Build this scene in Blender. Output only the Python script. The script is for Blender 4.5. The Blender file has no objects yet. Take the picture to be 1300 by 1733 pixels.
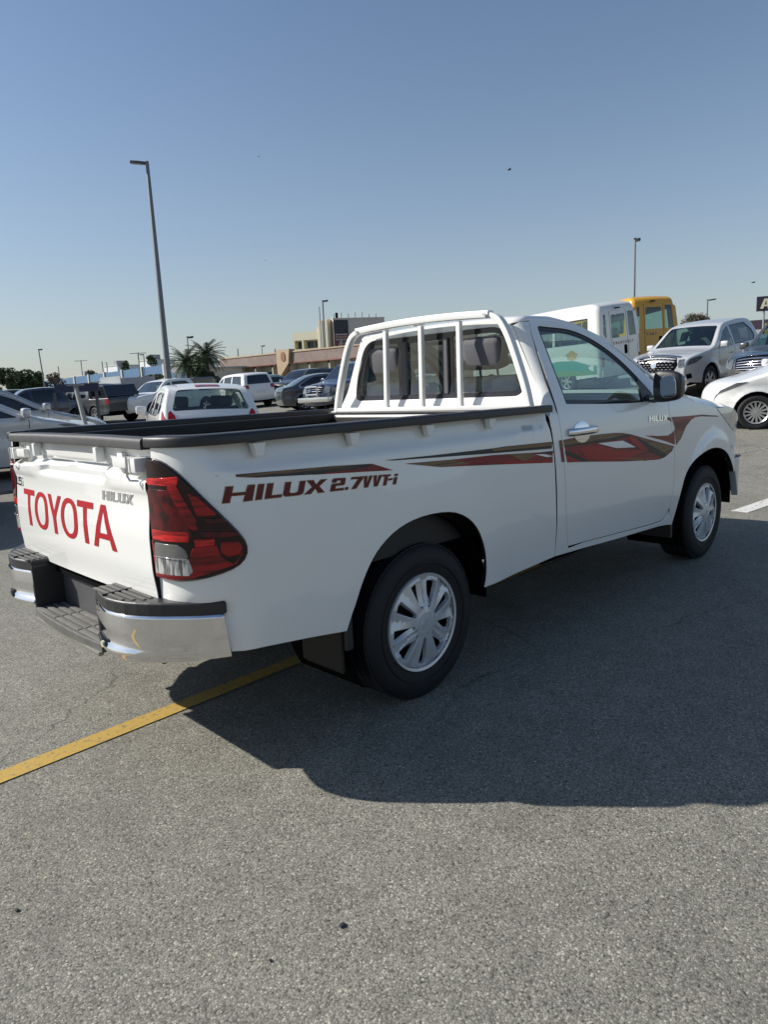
import bpy, bmesh, math, random
from mathutils import Vector, Matrix
random.seed(7)
PI = math.pi
scn = bpy.context.scene
col = scn.collection

# ------------------------------------------------------------------ camera, sky, sun, exposure
cam_d = bpy.data.cameras.new('camera'); cam = bpy.data.objects.new('camera', cam_d); col.objects.link(cam)
cam_d.sensor_fit = 'VERTICAL'; cam_d.sensor_height = 24.0; cam_d.lens = 24.0 * 1178.876 / 1733
cam_d.clip_start = 0.05; cam_d.clip_end = 9000
def look(yaw, pitch, roll):
    cy, sy, cp, sp = math.cos(yaw), math.sin(yaw), math.cos(pitch), math.sin(pitch)
    f = Vector((cy*cp, sy*cp, sp)); r = Vector((sy, -cy, 0)); u = r.cross(f)
    r2 = math.cos(roll)*r + math.sin(roll)*u; u2 = -math.sin(roll)*r + math.cos(roll)*u
    return Matrix((r2, u2, -f)).transposed()
cam.matrix_world = Matrix.Translation((-2.1196, -2.7976, 1.3449)) @ look(*[math.radians(a) for a in (45.826, -10.03, -2.628)]).to_4x4()
scn.camera = cam
SUN_EL, SUN_AZ = math.radians(35.2), math.radians(-39.8)     # azimuth from +Y, clockwise
world = bpy.data.worlds.new('World'); scn.world = world; world.use_nodes = True
wn = world.node_tree.nodes; wl = world.node_tree.links
sky = wn.new('ShaderNodeTexSky'); sky.sky_type = 'NISHITA'; sky.sun_disc = False
sky.sun_elevation = SUN_EL; sky.sun_rotation = SUN_AZ
sky.altitude = 0; sky.air_density = 1.0; sky.dust_density = 0.7; sky.ozone_density = 2.8
bg = wn['Background']; bg.inputs['Strength'].default_value = 0.095
# pale dust haze low in the sky, the same all round
wtc = wn.new('ShaderNodeTexCoord'); wsx = wn.new('ShaderNodeSeparateXYZ'); wl.new(wtc.outputs['Generated'], wsx.inputs[0])
wab = wn.new('ShaderNodeMath'); wab.operation = 'ABSOLUTE'; wl.new(wsx.outputs['Z'], wab.inputs[0])
wmu = wn.new('ShaderNodeMath'); wmu.operation = 'MULTIPLY'; wmu.inputs[1].default_value = -6.3; wl.new(wab.outputs[0], wmu.inputs[0])
wex = wn.new('ShaderNodeMath'); wex.operation = 'EXPONENT'; wl.new(wmu.outputs[0], wex.inputs[0])
wfa = wn.new('ShaderNodeMath'); wfa.operation = 'MULTIPLY'; wfa.inputs[1].default_value = .85; wl.new(wex.outputs[0], wfa.inputs[0])
wmx = wn.new('ShaderNodeMix'); wmx.data_type = 'RGBA'; wl.new(wfa.outputs[0], wmx.inputs['Factor'])
wl.new(sky.outputs['Color'], wmx.inputs['A']); wmx.inputs['B'].default_value = (4.1, 4.32, 4.15, 1)
wl.new(wmx.outputs['Result'], bg.inputs['Color'])
sun_d = bpy.data.lights.new('sun', 'SUN'); sun_d.energy = 5.0; sun_d.angle = math.radians(0.55); sun_d.color = (1.0, 0.955, 0.88)
sun = bpy.data.objects.new('sun', sun_d); col.objects.link(sun)
sd = Vector((math.sin(SUN_AZ)*math.cos(SUN_EL), math.cos(SUN_AZ)*math.cos(SUN_EL), math.sin(SUN_EL)))
sun.rotation_euler = sd.to_track_quat('Z', 'Y').to_euler(); sun.location = (-20, 25, 30)
scn.view_settings.view_transform = 'Standard'; scn.view_settings.look = 'None'
scn.view_settings.exposure = 0.3; scn.view_settings.gamma = 1.0; scn.view_settings.use_curve_mapping = False
scn.render.engine = 'CYCLES'

# ------------------------------------------------------------------ helpers
def lerp(a, b, t): return a + (b-a)*t
def clamp(t, a=0.0, b=1.0): return max(a, min(b, t))
def sstep(a, b, t):
    t = clamp((t-a)/(b-a)); return t*t*(3-2*t)
def interp(x, xs, ys):
    if x <= xs[0]: return ys[0]
    for i in range(1, len(xs)):
        if x <= xs[i]: return lerp(ys[i-1], ys[i], (x-xs[i-1])/(xs[i]-xs[i-1]))
    return ys[-1]
def sinterp(x, xs, ys, w=.03):
    return sum(interp(x+d*w, xs, ys) for d in (-1, -.5, 0, .5, 1))/5
def chaikin(P, n=2, closed=False):
    for _ in range(n):
        Q = []
        m = len(P)
        if not closed: Q.append(P[0])
        for i in range(m if closed else m-1):
            a, b = P[i], P[(i+1) % m]
            Q.append(tuple(lerp(p, q, .25) for p, q in zip(a, b))); Q.append(tuple(lerp(p, q, .75) for p, q in zip(a, b)))
        if not closed: Q.append(P[-1])
        P = Q
    return P
def rpoly(P, r, n=4):
    """polygon with rounded corners (r may be a list)"""
    out = []; m = len(P)
    for i in range(m):
        a, p, b = Vector(P[i-1]), Vector(P[i]), Vector(P[(i+1) % m])
        rr = r[i] if isinstance(r, (list, tuple)) else r
        if rr <= 0: out.append(tuple(p)); continue
        da, db = a-p, b-p
        rr = min(rr, da.length*.49, db.length*.49)
        A, B = p+da.normalized()*rr, p+db.normalized()*rr
        for k in range(n+1):
            t = k/n; q = A*(1-t)**2 + p*2*t*(1-t) + B*t*t
            out.append(tuple(q))
    return out
def resample(P, step):
    out = [P[0]]
    for i in range(len(P)-1):
        a, b = P[i], P[i+1]; L = math.dist(a, b); n = max(1, int(L/step))
        for k in range(1, n+1): out.append(tuple(lerp(p, q, k/n) for p, q in zip(a, b)))
    return out

MATS = {}
def mat(name, color, rough=.5, metal=0.0, coat=0.0, spec=.5, var=0.0, vscale=5, bump=0.0, bscale=80, trans=0.0, coat_r=.03, coords='Object', rvar=0.0):
    if name in MATS: return MATS[name]
    m = bpy.data.materials.new(name); m.use_nodes = True; MATS[name] = m
    n = m.node_tree.nodes; l = m.node_tree.links; b = n['Principled BSDF']
    b.inputs['Base Color'].default_value = (*color, 1); b.inputs['Roughness'].default_value = rough
    b.inputs['Metallic'].default_value = metal; b.inputs['Coat Weight'].default_value = coat
    b.inputs['Coat Roughness'].default_value = coat_r; b.inputs['Specular IOR Level'].default_value = spec
    b.inputs['Transmission Weight'].default_value = trans
    tc = n.new('ShaderNodeTexCoord')
    if var or rvar:
        t = n.new('ShaderNodeTexNoise'); t.inputs['Scale'].default_value = vscale; t.inputs['Detail'].default_value = 6
        l.new(tc.outputs[coords], t.inputs['Vector'])
        if var:
            mx = n.new('ShaderNodeMix'); mx.data_type = 'RGBA'; l.new(t.outputs['Fac'], mx.inputs['Factor'])
            mx.inputs['A'].default_value = (*[max(0, c*(1-var)) for c in color], 1); mx.inputs['B'].default_value = (*[min(1, c*(1+var)) for c in color], 1)
            l.new(mx.outputs['Result'], b.inputs['Base Color'])
        if rvar:
            mr = n.new('ShaderNodeMapRange'); mr.inputs['To Min'].default_value = max(0, rough-rvar); mr.inputs['To Max'].default_value = rough+rvar
            mr.inputs['From Min'].default_value = .3; mr.inputs['From Max'].default_value = .7
            l.new(t.outputs['Fac'], mr.inputs['Value']); l.new(mr.outputs['Result'], b.inputs['Roughness'])
    if bump:
        t2 = n.new('ShaderNodeTexNoise'); t2.inputs['Scale'].default_value = bscale; t2.inputs['Detail'].default_value = 4
        l.new(tc.outputs[coords], t2.inputs['Vector'])
        bp = n.new('ShaderNodeBump'); bp.inputs['Strength'].default_value = bump; bp.inputs['Distance'].default_value = .01
        l.new(t2.outputs['Fac'], bp.inputs['Height']); l.new(bp.outputs['Normal'], b.inputs['Normal'])
    return m
def glassmat(name, tint, refl=1.0, rough=0.0):
    """thin tinted car glass: fresnel mirror over a tinted see-through"""
    if name in MATS: return MATS[name]
    m = bpy.data.materials.new(name); m.use_nodes = True; MATS[name] = m
    n = m.node_tree.nodes; l = m.node_tree.links; n.remove(n['Principled BSDF'])
    out = n['Material Output']; tr = n.new('ShaderNodeBsdfTransparent'); tr.inputs['Color'].default_value = (*tint, 1)
    gl = n.new('ShaderNodeBsdfGlossy'); gl.inputs['Roughness'].default_value = rough; gl.inputs['Color'].default_value = (refl, refl, refl, 1)
    fr = n.new('ShaderNodeFresnel'); fio = n.new('ShaderNodeMath'); fio.operation = 'MULTIPLY_ADD'; fio.inputs[1].default_value = 1/1.55-1.55; fio.inputs[2].default_value = 1.55
    g = n.new('ShaderNodeNewGeometry'); l.new(g.outputs['Backfacing'], fio.inputs[0]); l.new(fio.outputs[0], fr.inputs['IOR']); ml = n.new('ShaderNodeMath'); ml.operation = 'MULTIPLY_ADD'; ml.inputs[1].default_value = 1.35; ml.inputs[2].default_value = .02
    mx = n.new('ShaderNodeMixShader'); l.new(fr.outputs[0], ml.inputs[0]); l.new(ml.outputs[0], mx.inputs[0])
    l.new(tr.outputs[0], mx.inputs[1]); l.new(gl.outputs[0], mx.inputs[2]); l.new(mx.outputs[0], out.inputs['Surface'])
    return m

def link(name, me, parent=None, kind=None, loc=None):
    o = bpy.data.objects.new(name, me); col.objects.link(o)
    if parent is not None: o.parent = parent
    if kind: o['kind'] = kind
    if loc is not None: o.location = loc
    return o
def meshobj(name, V, F, m, parent=None, smooth=False, normals=None, mi=None, kind=None, angle=None):
    me = bpy.data.meshes.new(name); me.from_pydata([tuple(v) for v in V], [], F)
    for q in (m if isinstance(m, (list, tuple)) else [m]): me.materials.append(q)
    if mi: me.polygons.foreach_set('material_index', mi)
    if smooth or normals: me.polygons.foreach_set('use_smooth', [True]*len(me.polygons))
    me.update()
    if normals: me.normals_split_custom_set(normals)
    elif angle: me.set_sharp_from_angle(angle=math.radians(angle))
    return link(name, me, parent, kind)
def thing(name, label, cat, loc=(0, 0, 0), rz=0, group=None, rx=0, ry=0):
    o = bpy.data.objects.new(name, None); col.objects.link(o); o.empty_display_size = .3
    o.location = loc; o.rotation_euler = (rx, ry, rz); tag(o, label, cat, group); return o
def tag(o, label, cat, group=None):
    o['label'] = label; o['category'] = cat
    if group: o['group'] = group
    return o
def mirror(o, parent=None, name=None):
    """mirror image of a part in y (sub-parts too)"""
    src = o.data
    nl = [0.0]*(3*len(src.loops)); src.corner_normals.foreach_get('vector', nl)
    V = [(v.co.x, -v.co.y, v.co.z) for v in src.vertices]; F = []; N = []; mi = []
    for p in src.polygons:
        vs = list(p.vertices); ls = list(p.loop_indices); order = [0]+list(range(len(vs)-1, 0, -1))
        F.append([vs[k] for k in order]); mi.append(p.material_index)
        N += [(nl[3*ls[k]], -nl[3*ls[k]+1], nl[3*ls[k]+2]) for k in order]
    me = bpy.data.meshes.new(src.name); me.from_pydata(V, [], F)
    for q in src.materials: me.materials.append(q)
    me.polygons.foreach_set('material_index', mi); me.polygons.foreach_set('use_smooth', [True]*len(F)); me.update()
    me.normals_split_custom_set(N)
    c = link(name or o.name.split('.')[0], me, parent if parent is not None else o.parent)
    for k, v in o.items(): c[k] = v
    c.location = (o.location.x, -o.location.y, o.location.z)
    for ch in [q for q in list(bpy.data.objects) if q.parent == o]: mirror(ch, c)
    return c
def copy_tree(o, parent=None, loc=None, rz=None):
    c = o.copy(); col.objects.link(c)
    if parent is not None: c.parent = parent
    if loc is not None: c.location = loc
    if rz is not None: c.rotation_euler.z = rz
    for ch in CH.get(o, []) or [q for q in list(col.objects) if q.parent == o]: copy_tree(ch, c)
    return c
CH = {}

def sheet(name, outline, S, m, parent=None, out=None, holes=(), grid=.05, depth=.02, bev=.003, off=0.0, hdepth=None, eps=1e-4, kind=None, lip=None):
    """curved panel: a polygon in (u, v) with holes, laid on the surface S(u, v), with a rounded edge and a returned lip"""
    bm = bmesh.new(); allE = []
    for ring in [outline, *holes]:
        R_ = []
        for p in ring:
            if not R_ or math.dist(p, R_[-1]) > 1e-5: R_.append(p)
        if math.dist(R_[0], R_[-1]) < 1e-5: R_.pop()
        vs = [bm.verts.new((p[0], p[1], 0)) for p in R_]
        allE += [bm.edges.new((vs[i], vs[(i+1) % len(vs)])) for i in range(len(vs))]
    bmesh.ops.triangle_fill(bm, use_beauty=True, use_dissolve=False, edges=allE)
    for f in bm.faces:
        if f.normal.z < 0: f.normal_flip()
    us = [v.co.x for v in bm.verts]; vs_ = [v.co.y for v in bm.verts]
    if grid:
        gu, gv = grid if isinstance(grid, (tuple, list)) else (grid, grid)
        for ax, g, lo, hi in ((0, gu, min(us), max(us)), (1, gv, min(vs_), max(vs_))):
            if not g: continue
            k = math.floor(lo/g)+1
            while k*g < hi-1e-6:
                c = [0, 0, 0]; c[ax] = k*g+1.3e-5; nrm = [0, 0, 0]; nrm[ax] = 1
                bmesh.ops.bisect_plane(bm, geom=bm.verts[:]+bm.edges[:]+bm.faces[:], plane_co=c, plane_no=nrm, dist=1e-6)
                k += 1
    bm.verts.index_update(); bm.verts.ensure_lookup_table()
    V = []; N = []
    for v in bm.verts:
        u, w = v.co.x, v.co.y
        P = Vector(S(u, w)); du = Vector(S(u+eps, w))-Vector(S(u-eps, w)); dv = Vector(S(u, w+eps))-Vector(S(u, w-eps))
        n = du.cross(dv)
        if n.length < 1e-14: n = Vector((0, 0, 1))
        n.normalize(); N.append(n); V.append(P)
    # orientation against the outward hint
    c = sum(V, Vector())/len(V); sgn = 1
    if out is not None:
        hint = [(Vector(out(p)) if callable(out) else Vector(out)).dot(n) for p, n in zip(V, N)]
        if sum(hint) < 0: sgn = -1
    N = [n*sgn for n in N]
    V = [p+n*off for p, n in zip(V, N)]
    F = []; FN = []; MI = []
    for f in bm.faces:
        ids = [v.index for v in f.verts]
        if sgn < 0: ids.reverse()
        F.append(ids); FN += [N[i] for i in ids]
    if depth:
        nb = {}
        be = [e for e in bm.edges if len(e.link_faces) == 1]
        for e in be:
            a, b = e.verts[0].index, e.verts[1].index
            fc = [v.index for v in e.link_faces[0].verts]
            # direct the edge as in its face
            i = fc.index(a)
            if fc[(i+1) % len(fc)] != b: a, b = b, a
            cen = sum((V[k] for k in fc), Vector())/len(fc)
            t = V[b]-V[a]
            o_ = t.cross(N[a]+N[b])
            if o_.length > 0: o_.normalize()
            if o_.dot((V[a]+V[b])/2-cen) < 0: o_ = -o_
            nb.setdefault(a, []).append(o_); nb.setdefault(b, []).append(o_)
        idx1 = {}; idx2 = {}; O = {}
        for i, L in nb.items():
            o_ = sum(L, Vector()); o_ = o_.normalized() if o_.length > 1e-6 else L[0]
            O[i] = o_
        for i in nb:
            idx1[i] = len(V); V.append(V[i]+O[i]*bev-N[i]*bev); idx2[i] = len(V)
            V.append(V[idx1[i]]-N[i]*depth)
        for e in be:
            a, b = e.verts[0].index, e.verts[1].index
            fc = [v.index for v in e.link_faces[0].verts]; i = fc.index(a)
            if fc[(i+1) % len(fc)] != b: a, b = b, a
            if sgn > 0: q1 = (b, a, idx1[a], idx1[b]); q2 = (idx1[b], idx1[a], idx2[a], idx2[b])
            else: q1 = (a, b, idx1[b], idx1[a]); q2 = (idx1[a], idx1[b], idx2[b], idx2[a])
            MI += [len(F), len(F)+1]
            F.append(q1); FN += ([N[b], N[a], O[a], O[b]] if sgn > 0 else [N[a], N[b], O[b], O[a]])
            F.append(q2); FN += ([O[b], O[a], O[a], O[b]] if sgn > 0 else [O[a], O[b], O[b], O[a]])
    bm.free()
    if lip:
        idx = [0]*len(F)
        for k in MI[1::2]: idx[k] = 1
        return meshobj(name, V, F, [m, lip], parent, normals=[tuple(n) for n in FN], kind=kind, mi=idx)
    return meshobj(name, V, F, m, parent, normals=[tuple(n) for n in FN], kind=kind)

class MB:
    """collects solids, builds one mesh object"""
    def __init__(s): s.V = []; s.F = []
    def add(s, V, F, M=None):
        k = len(s.V); s.V += [(M @ Vector(v)) if M else Vector(v) for v in V]; s.F += [[i+k for i in f] for f in F]; return s
    def box(s, x0, x1, y0, y1, z0, z1, b=0.0, M=None):
        if b > 0:
            bm = bmesh.new(); bmesh.ops.create_cube(bm, size=1)
            for v in bm.verts: v.co = Vector((lerp(x0, x1, v.co.x+.5), lerp(y0, y1, v.co.y+.5), lerp(z0, z1, v.co.z+.5)))
            bmesh.ops.bevel(bm, geom=bm.edges[:], offset=b, segments=2, affect='EDGES', profile=.6)
            bm.verts.index_update()
            s.add([v.co.copy() for v in bm.verts], [[v.index for v in f.verts] for f in bm.faces], M); bm.free(); return s
        V = [(x, y, z) for x in (x0, x1) for y in (y0, y1) for z in (z0, z1)]
        return s.add(V, [(0, 1, 3, 2), (4, 6, 7, 5), (0, 4, 5, 1), (2, 3, 7, 6), (0, 2, 6, 4), (1, 5, 7, 3)], M)
    def tube(s, P, r, n=10, closed=False, caps=True, M=None):
        P = [Vector(p) for p in P]; m = len(P); rr = r if isinstance(r, (list, tuple)) else [r]*m
        V = []; F = []; up = None
        for i in range(m):
            t = (P[(i+1) % m] if (closed or i < m-1) else P[i])-(P[i-1] if (closed or i > 0) else P[i])
            t.normalize()
            if up is None: up = Vector((0, 0, 1)) if abs(t.z) < .9 else Vector((1, 0, 0))
            a = t.cross(up).normalized(); b = a.cross(t).normalized(); up = b
            V += [P[i]+(a*math.cos(2*PI*k/n)+b*math.sin(2*PI*k/n))*rr[i] for k in range(n)]
        for i in range(m if closed else m-1):
            j = (i+1) % m
            F += [(i*n+k, i*n+(k+1) % n, j*n+(k+1) % n, j*n+k) for k in range(n)]
        if caps and not closed: F += [list(range(n))[::-1], [(m-1)*n+k for k in range(n)]]
        return s.add(V, F, M)
    def sweep(s, P, sec, up=(0, 0, 1), caps=True, M=None, closed=False):
        """sweep a closed section [(a, b)] (a along side, b along up) along P"""
        P = [Vector(p) for p in P]; m = len(P); n = len(sec); V = []; F = []; up = Vector(up)
        for i in range(m):
            t = (P[(i+1) % m] if (closed or i < m-1) else P[i])-(P[i-1] if (closed or i > 0) else P[i]); t.normalize()
            a = t.cross(up).normalized(); b = a.cross(t).normalized()
            V += [P[i]+a*p+b*q for p, q in sec]
        for i in range(m if closed else m-1):
            j = (i+1) % m
            F += [(i*n+k, j*n+k, j*n+(k+1) % n, i*n+(k+1) % n) for k in range(n)]
        if caps and not closed: F += [list(range(n)), [(m-1)*n+k for k in range(n)][::-1]]
        return s.add(V, F, M)
    def prism(s, poly, z0, z1, f=None, M=None):
        """polygon extruded; f maps (u, v, w) to 3-D"""
        f = f or (lambda u, v, w: (u, v, w)); n = len(poly)
        V = [f(p[0], p[1], z0) for p in poly]+[f(p[0], p[1], z1) for p in poly]
        F = [list(range(n))[::-1], list(range(n, 2*n))]+[(k, (k+1) % n, n+(k+1) % n, n+k) for k in range(n)]
        return s.add(V, F, M)
    def lathe(s, prof, n=48, M=None, closed=False):
        """profile [(r, h)] turned about y: x=r cos, z=r sin, y=h"""
        m = len(prof); V = []; F = []
        for k in range(n):
            a = 2*PI*k/n
            V += [(r*math.cos(a), h, r*math.sin(a)) for r, h in prof]
        for k in range(n):
            j = (k+1) % n
            F += [(k*m+i, k*m+i+1, j*m+i+1, j*m+i) for i in range(m-1)]
            if closed: F.append((k*m+m-1, k*m, j*m, j*m+m-1))
        return s.add(V, F, M)
    def ellipsoid(s, c, r, n=12, M=None):
        V = []; F = []; h = n//2
        for i in range(h+1):
            for k in range(n):
                a = PI*i/h; b = 2*PI*k/n
                V.append((c[0]+r[0]*math.sin(a)*math.cos(b), c[1]+r[1]*math.sin(a)*math.sin(b), c[2]+r[2]*math.cos(a)))
        for i in range(h):
            for k in range(n): F.append((i*n+k, (i+1)*n+k, (i+1)*n+(k+1) % n, i*n+(k+1) % n))
        return s.add(V, F, M)
    def build(s, name, m, parent=None, smooth=False, angle=35, kind=None, fix=True):
        me = bpy.data.meshes.new(name); me.from_pydata([tuple(v) for v in s.V], [], s.F)
        if fix:
            bm = bmesh.new(); bm.from_mesh(me); bmesh.ops.recalc_face_normals(bm, faces=bm.faces[:]); bm.to_mesh(me); bm.free()
        me.materials.append(m)
        if smooth:
            me.polygons.foreach_set('use_smooth', [True]*len(me.polygons)); me.update(); me.set_sharp_from_angle(angle=math.radians(angle))
        me.update()
        return link(name, me, parent, kind)

# ---- block letters: lists of polygons (outer, holes) on a 1-high grid
def ell(cx, cy, rx, ry, n=28, p=2.0):
    out = []
    for k in range(n):
        a = 2*PI*k/n; c, s_ = math.cos(a), math.sin(a)
        out.append((cx+rx*abs(c)**(2/p)*(1 if c > 0 else -1), cy+ry*abs(s_)**(2/p)*(1 if s_ > 0 else -1)))
    return out
def glyph(ch, w, t, th=None):
    """w width, t vertical stroke, th horizontal stroke; height 1"""
    th = th or t; h = 1.0
    R = lambda x0, x1, y0, y1: ([(x0, y0), (x1, y0), (x1, y1), (x0, y1)], [])
    if ch == 'T': return [([(w/2-t/2, 0), (w/2+t/2, 0), (w/2+t/2, h-th), (w, h-th), (w, h), (0, h), (0, h-th), (w/2-t/2, h-th)], [])]
    if ch == 'O': return [(ell(w/2, .5, w/2, .5, 32, 2.3), [ell(w/2, .5, w/2-t, .5-th, 32, 2.3)])]
    if ch == 'Y': return [([(w/2-t/2, 0), (w/2+t/2, 0), (w/2+t/2, .42), (w, h), (w-t*1.1, h), (w/2, .58), (t*1.1, h), (0, h), (w/2-t/2, .42)], [])]
    if ch == 'A': return [([(0, 0), (t*1.05, 0), (w*.5-(w*.5-t)*.74, .22), (w*.5+(w*.5-t)*.74, .22), (w-t*1.05, 0), (w, 0), (w*.5+t*.55, h), (w*.5-t*.55, h)],
                           [[(w*.5-(w*.5-t*1.15)*.56, .22+th), (w*.5+(w*.5-t*1.15)*.56, .22+th), (w*.5, h-.12)]])]
    if ch == 'H': return [([(0, 0), (t, 0), (t, .5-th/2), (w-t, .5-th/2), (w-t, 0), (w, 0), (w, h), (w-t, h), (w-t, .5+th/2), (t, .5+th/2), (t, h), (0, h)], [])]
    if ch == 'I' or ch == 'l': return [R(0, w, 0, h)]
    if ch == 'i': return [R(0, w, 0, .68), R(0, w, .8, 1)]
    if ch == 'L': return [([(0, 0), (w, 0), (w, th), (t, th), (t, h), (0, h)], [])]
    if ch == 'U': return [(rpoly([(0, 0), (w, 0), (w, h), (w-t, h), (w-t, th), (t, th), (t, h), (0, h)], [.22, .22, 0, 0, .14, .14, 0, 0], 4), [])]
    if ch == 'X': return [([(0, 0), (t*1.15, 0), (w/2, .36), (w-t*1.15, 0), (w, 0), (w/2+t*.6, .5), (w, h), (w-t*1.15, h), (w/2, .64), (t*1.15, h), (0, h), (w/2-t*.6, .5)], [])]
    if ch == 'V': return [([(w/2-t*.55, 0), (w/2+t*.55, 0), (w, h), (w-t*1.05, h), (w/2, .26), (t*1.05, h), (0, h)], [])]
    if ch == '2': return [([(0, 0), (w, 0), (w, th), (t, th), (t, .5-th/2), (w-.06, .5-th/2), (w, .5-th/2+.06), (w, h-.08), (w-.08, h), (.08, h), (0, h-.08), (0, .68), (t, .68), (t, h-th), (w-t, h-th), (w-t, .5+th/2), (.06, .5+th/2), (0, .5+th/2-.06)], [])]
    if ch == '7': return [([(w*.18, 0), (w*.18+t*1.1, 0), (w, h-th), (w, h), (0, h), (0, h-th), (w-t*1.15, h-th)], [])]
    if ch == 'S': return [([(0, 0), (w, 0), (w, .5+th/2), (t, .5+th/2), (t, h-th), (w, h-th), (w, h), (0, h), (0, .5-th/2), (w-t, .5-th/2), (w-t, th), (0, th)], [])]
    if ch == 'R': return [([(0, 0), (t, 0), (t, .4), (w*.45, .4), (w-t, 0), (w, 0), (w*.8, .42), (w, .5), (w, h), (0, h)], [[(t, .4+th), (w-t, .4+th), (w-t, h-th), (t, h-th)]])]
    if ch == '4': return [([(w*.6, 0), (w*.6+t, 0), (w*.6+t, .25), (w, .25), (w, .25+th), (w*.6+t, .25+th), (w*.6+t, h), (w*.35, h), (0, .25+th), (0, .25), (w*.6, .25)], [])]
    if ch == '.': return [R(0, w, 0, .2)]
    if ch == '-': return [R(0, w, .42, .62)]
    if ch == 'E': return [([(0, 0), (w, 0), (w, th), (t, th), (t, .5-th/2), (w*.9, .5-th/2), (w*.9, .5+th/2), (t, .5+th/2), (t, h-th), (w, h-th), (w, h), (0, h)], [])]
    if ch == 'N': return [([(0, 0), (t, 0), (t, h*.62), (w-t, 0), (w, 0), (w, h), (w-t, h), (w-t, .38), (t, h), (0, h)], [])]
    if ch == 'G' or ch == 'C': return [([(0, 0), (w, 0), (w, .4), (w-t, .4), (w-t, th), (t, th), (t, h-th), (w, h-th), (w, h), (0, h)], [])]
    if ch == 'M': return [([(0, 0), (t, 0), (t, .6), (w/2, .15), (w-t, .6), (w-t, 0), (w, 0), (w, h), (w-t, h), (w/2, .5), (t, h), (0, h)], [])]
    return []
def lettering(name, spec, S, m, parent, thick=.0015, slant=0.0, out=None, off=.0):
    """spec: [(char, x0, width, stroke, hstroke)]; S(u, v) surface with v in 0..1; lifted flat print"""
    bm = bmesh.new(); V = []; F = []
    for (ch, x0, w, t, th) in spec:
        for outer, holes in glyph(ch, w, t, th):
            bm.clear(); E = []
            for ring in [outer, *holes]:
                vs = [bm.verts.new((x0+p[0]+slant*p[1], p[1], 0)) for p in ring]
                E += [bm.edges.new((vs[i], vs[(i+1) % len(vs)])) for i in range(len(vs))]
            bmesh.ops.triangle_fill(bm, use_beauty=True, edges=E)
            # subdivide long triangles a little so that the print follows the panel
            bmesh.ops.subdivide_edges(bm, edges=[e for e in bm.edges if e.calc_length() > .35], cuts=1)
            bmesh.ops.triangulate(bm, faces=bm.faces[:])
            bm.verts.index_update(); k = len(V); n0 = len(bm.verts)
            base = []; top = []
            for v in bm.verts:
                u, w_ = v.co.x, v.co.y; P = Vector(S(u, w_)); e = 1e-3
                n = (Vector(S(u+e, w_))-P).cross(Vector(S(u, w_+e))-P)
                n.normalize()
                if out is not None and n.dot(Vector(out)) < 0: n = -n
                base.append(P+n*off); top.append(P+n*(off+thick))
            V += base+top
            for f in bm.faces:
                F.append([k+n0+v.index for v in f.verts])
            for e in bm.edges:
                if len(e.link_faces) == 1:
                    a, b = e.verts[0].index, e.verts[1].index; F.append((k+a, k+b, k+n0+b, k+n0+a))
    bm.free()
    me = bpy.data.meshes.new(name); me.from_pydata([tuple(v) for v in V], [], F)
    bm = bmesh.new(); bm.from_mesh(me); bmesh.ops.recalc_face_normals(bm, faces=bm.faces[:]); bm.to_mesh(me); bm.free()
    me.materials.append(m); me.update()
    return link(name, me, parent)

# ------------------------------------------------------------------ materials
WHITE = mat('white_paint', (.80, .80, .77), .32, coat=.9, coat_r=.02, var=.015, vscale=1.5)
WHITE_GUARD = mat('white_enamel', (.78, .78, .75), .35, coat=.4, var=.03, vscale=6)
BLACKP = mat('black_plastic', (.022, .022, .024), .42, var=.25, vscale=30, bump=.12, bscale=600)
LINER = mat('black_bed_liner', (.012, .012, .013), .5, bump=.2, bscale=300)
STEP = mat('grey_step_plastic', (.10, .098, .09), .62, var=.35, vscale=14, bump=.2, bscale=400)
RUBBER = mat('tyre_rubber', (.008, .008, .009), .68, var=.3, vscale=9, bump=.1, bscale=200)
DARK = mat('dark_underbody', (.004, .004, .005), .9, spec=.05)
CHROME = mat('chrome', (.78, .78, .79), .07, metal=1.0, bump=.012, bscale=6, rvar=.05, vscale=9)
SILVER = mat('silver_hubcap', (.62, .64, .66), .32, metal=.35, coat=.4)
FRIT = mat('black_frit', (.01, .01, .012), .12)
SEAM = mat('panel_gap', (.01, .01, .01), .9)
GLASS = glassmat('tinted_glass', (.50, .66, .61))
GLASS_REAR = glassmat('dark_tinted_glass', (.36, .42, .41))
GLASS_CLEAR = glassmat('windscreen_glass', (.70, .80, .77))
GLASS_DARK = glassmat('privacy_glass', (.10, .12, .12))
SEATM = mat('grey_seat_fabric', (.10, .10, .11), .85, var=.2, vscale=40)
TRIM = mat('dark_interior_trim', (.035, .036, .04), .6)

# ================================================================== THE PICKUP (origin: rear axle on the ground, x forward)
truck = thing('pickup_truck', 'white single cab pickup in the foreground with red and gold side stripes and TOYOTA tailgate', 'pickup truck')
ZT = [.25, .35, .45, .6, .8, .95, 1.08, 1.15, 1.19, 1.24, 1.62, 1.70]
YT = [.835, .848, .863, .880, .888, .885, .874, .863, .853, .835, .655, .615]
def Yt(x, z):
    y = sinterp(z, ZT, YT, .035)
    if x > 2.2: y -= .012*sstep(2.2, 3.2, x)
    if x > 3.42: y -= .28*(1-math.sqrt(max(0, 1-clamp((x-3.42)/.44)**2.4)))
    r = math.hypot(x-3.085, z-.40)
    y += .022*(1-sstep(.47, .57, r))*(1 if z < .9 else 1)
    r = math.hypot(x-.0, z-.40)
    y += .012*(1-sstep(.42, .68, r))
    return y
CX, CA, CY = -.86, .235, .655          # rear corner: centre x, semi axis, inner y
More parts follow.
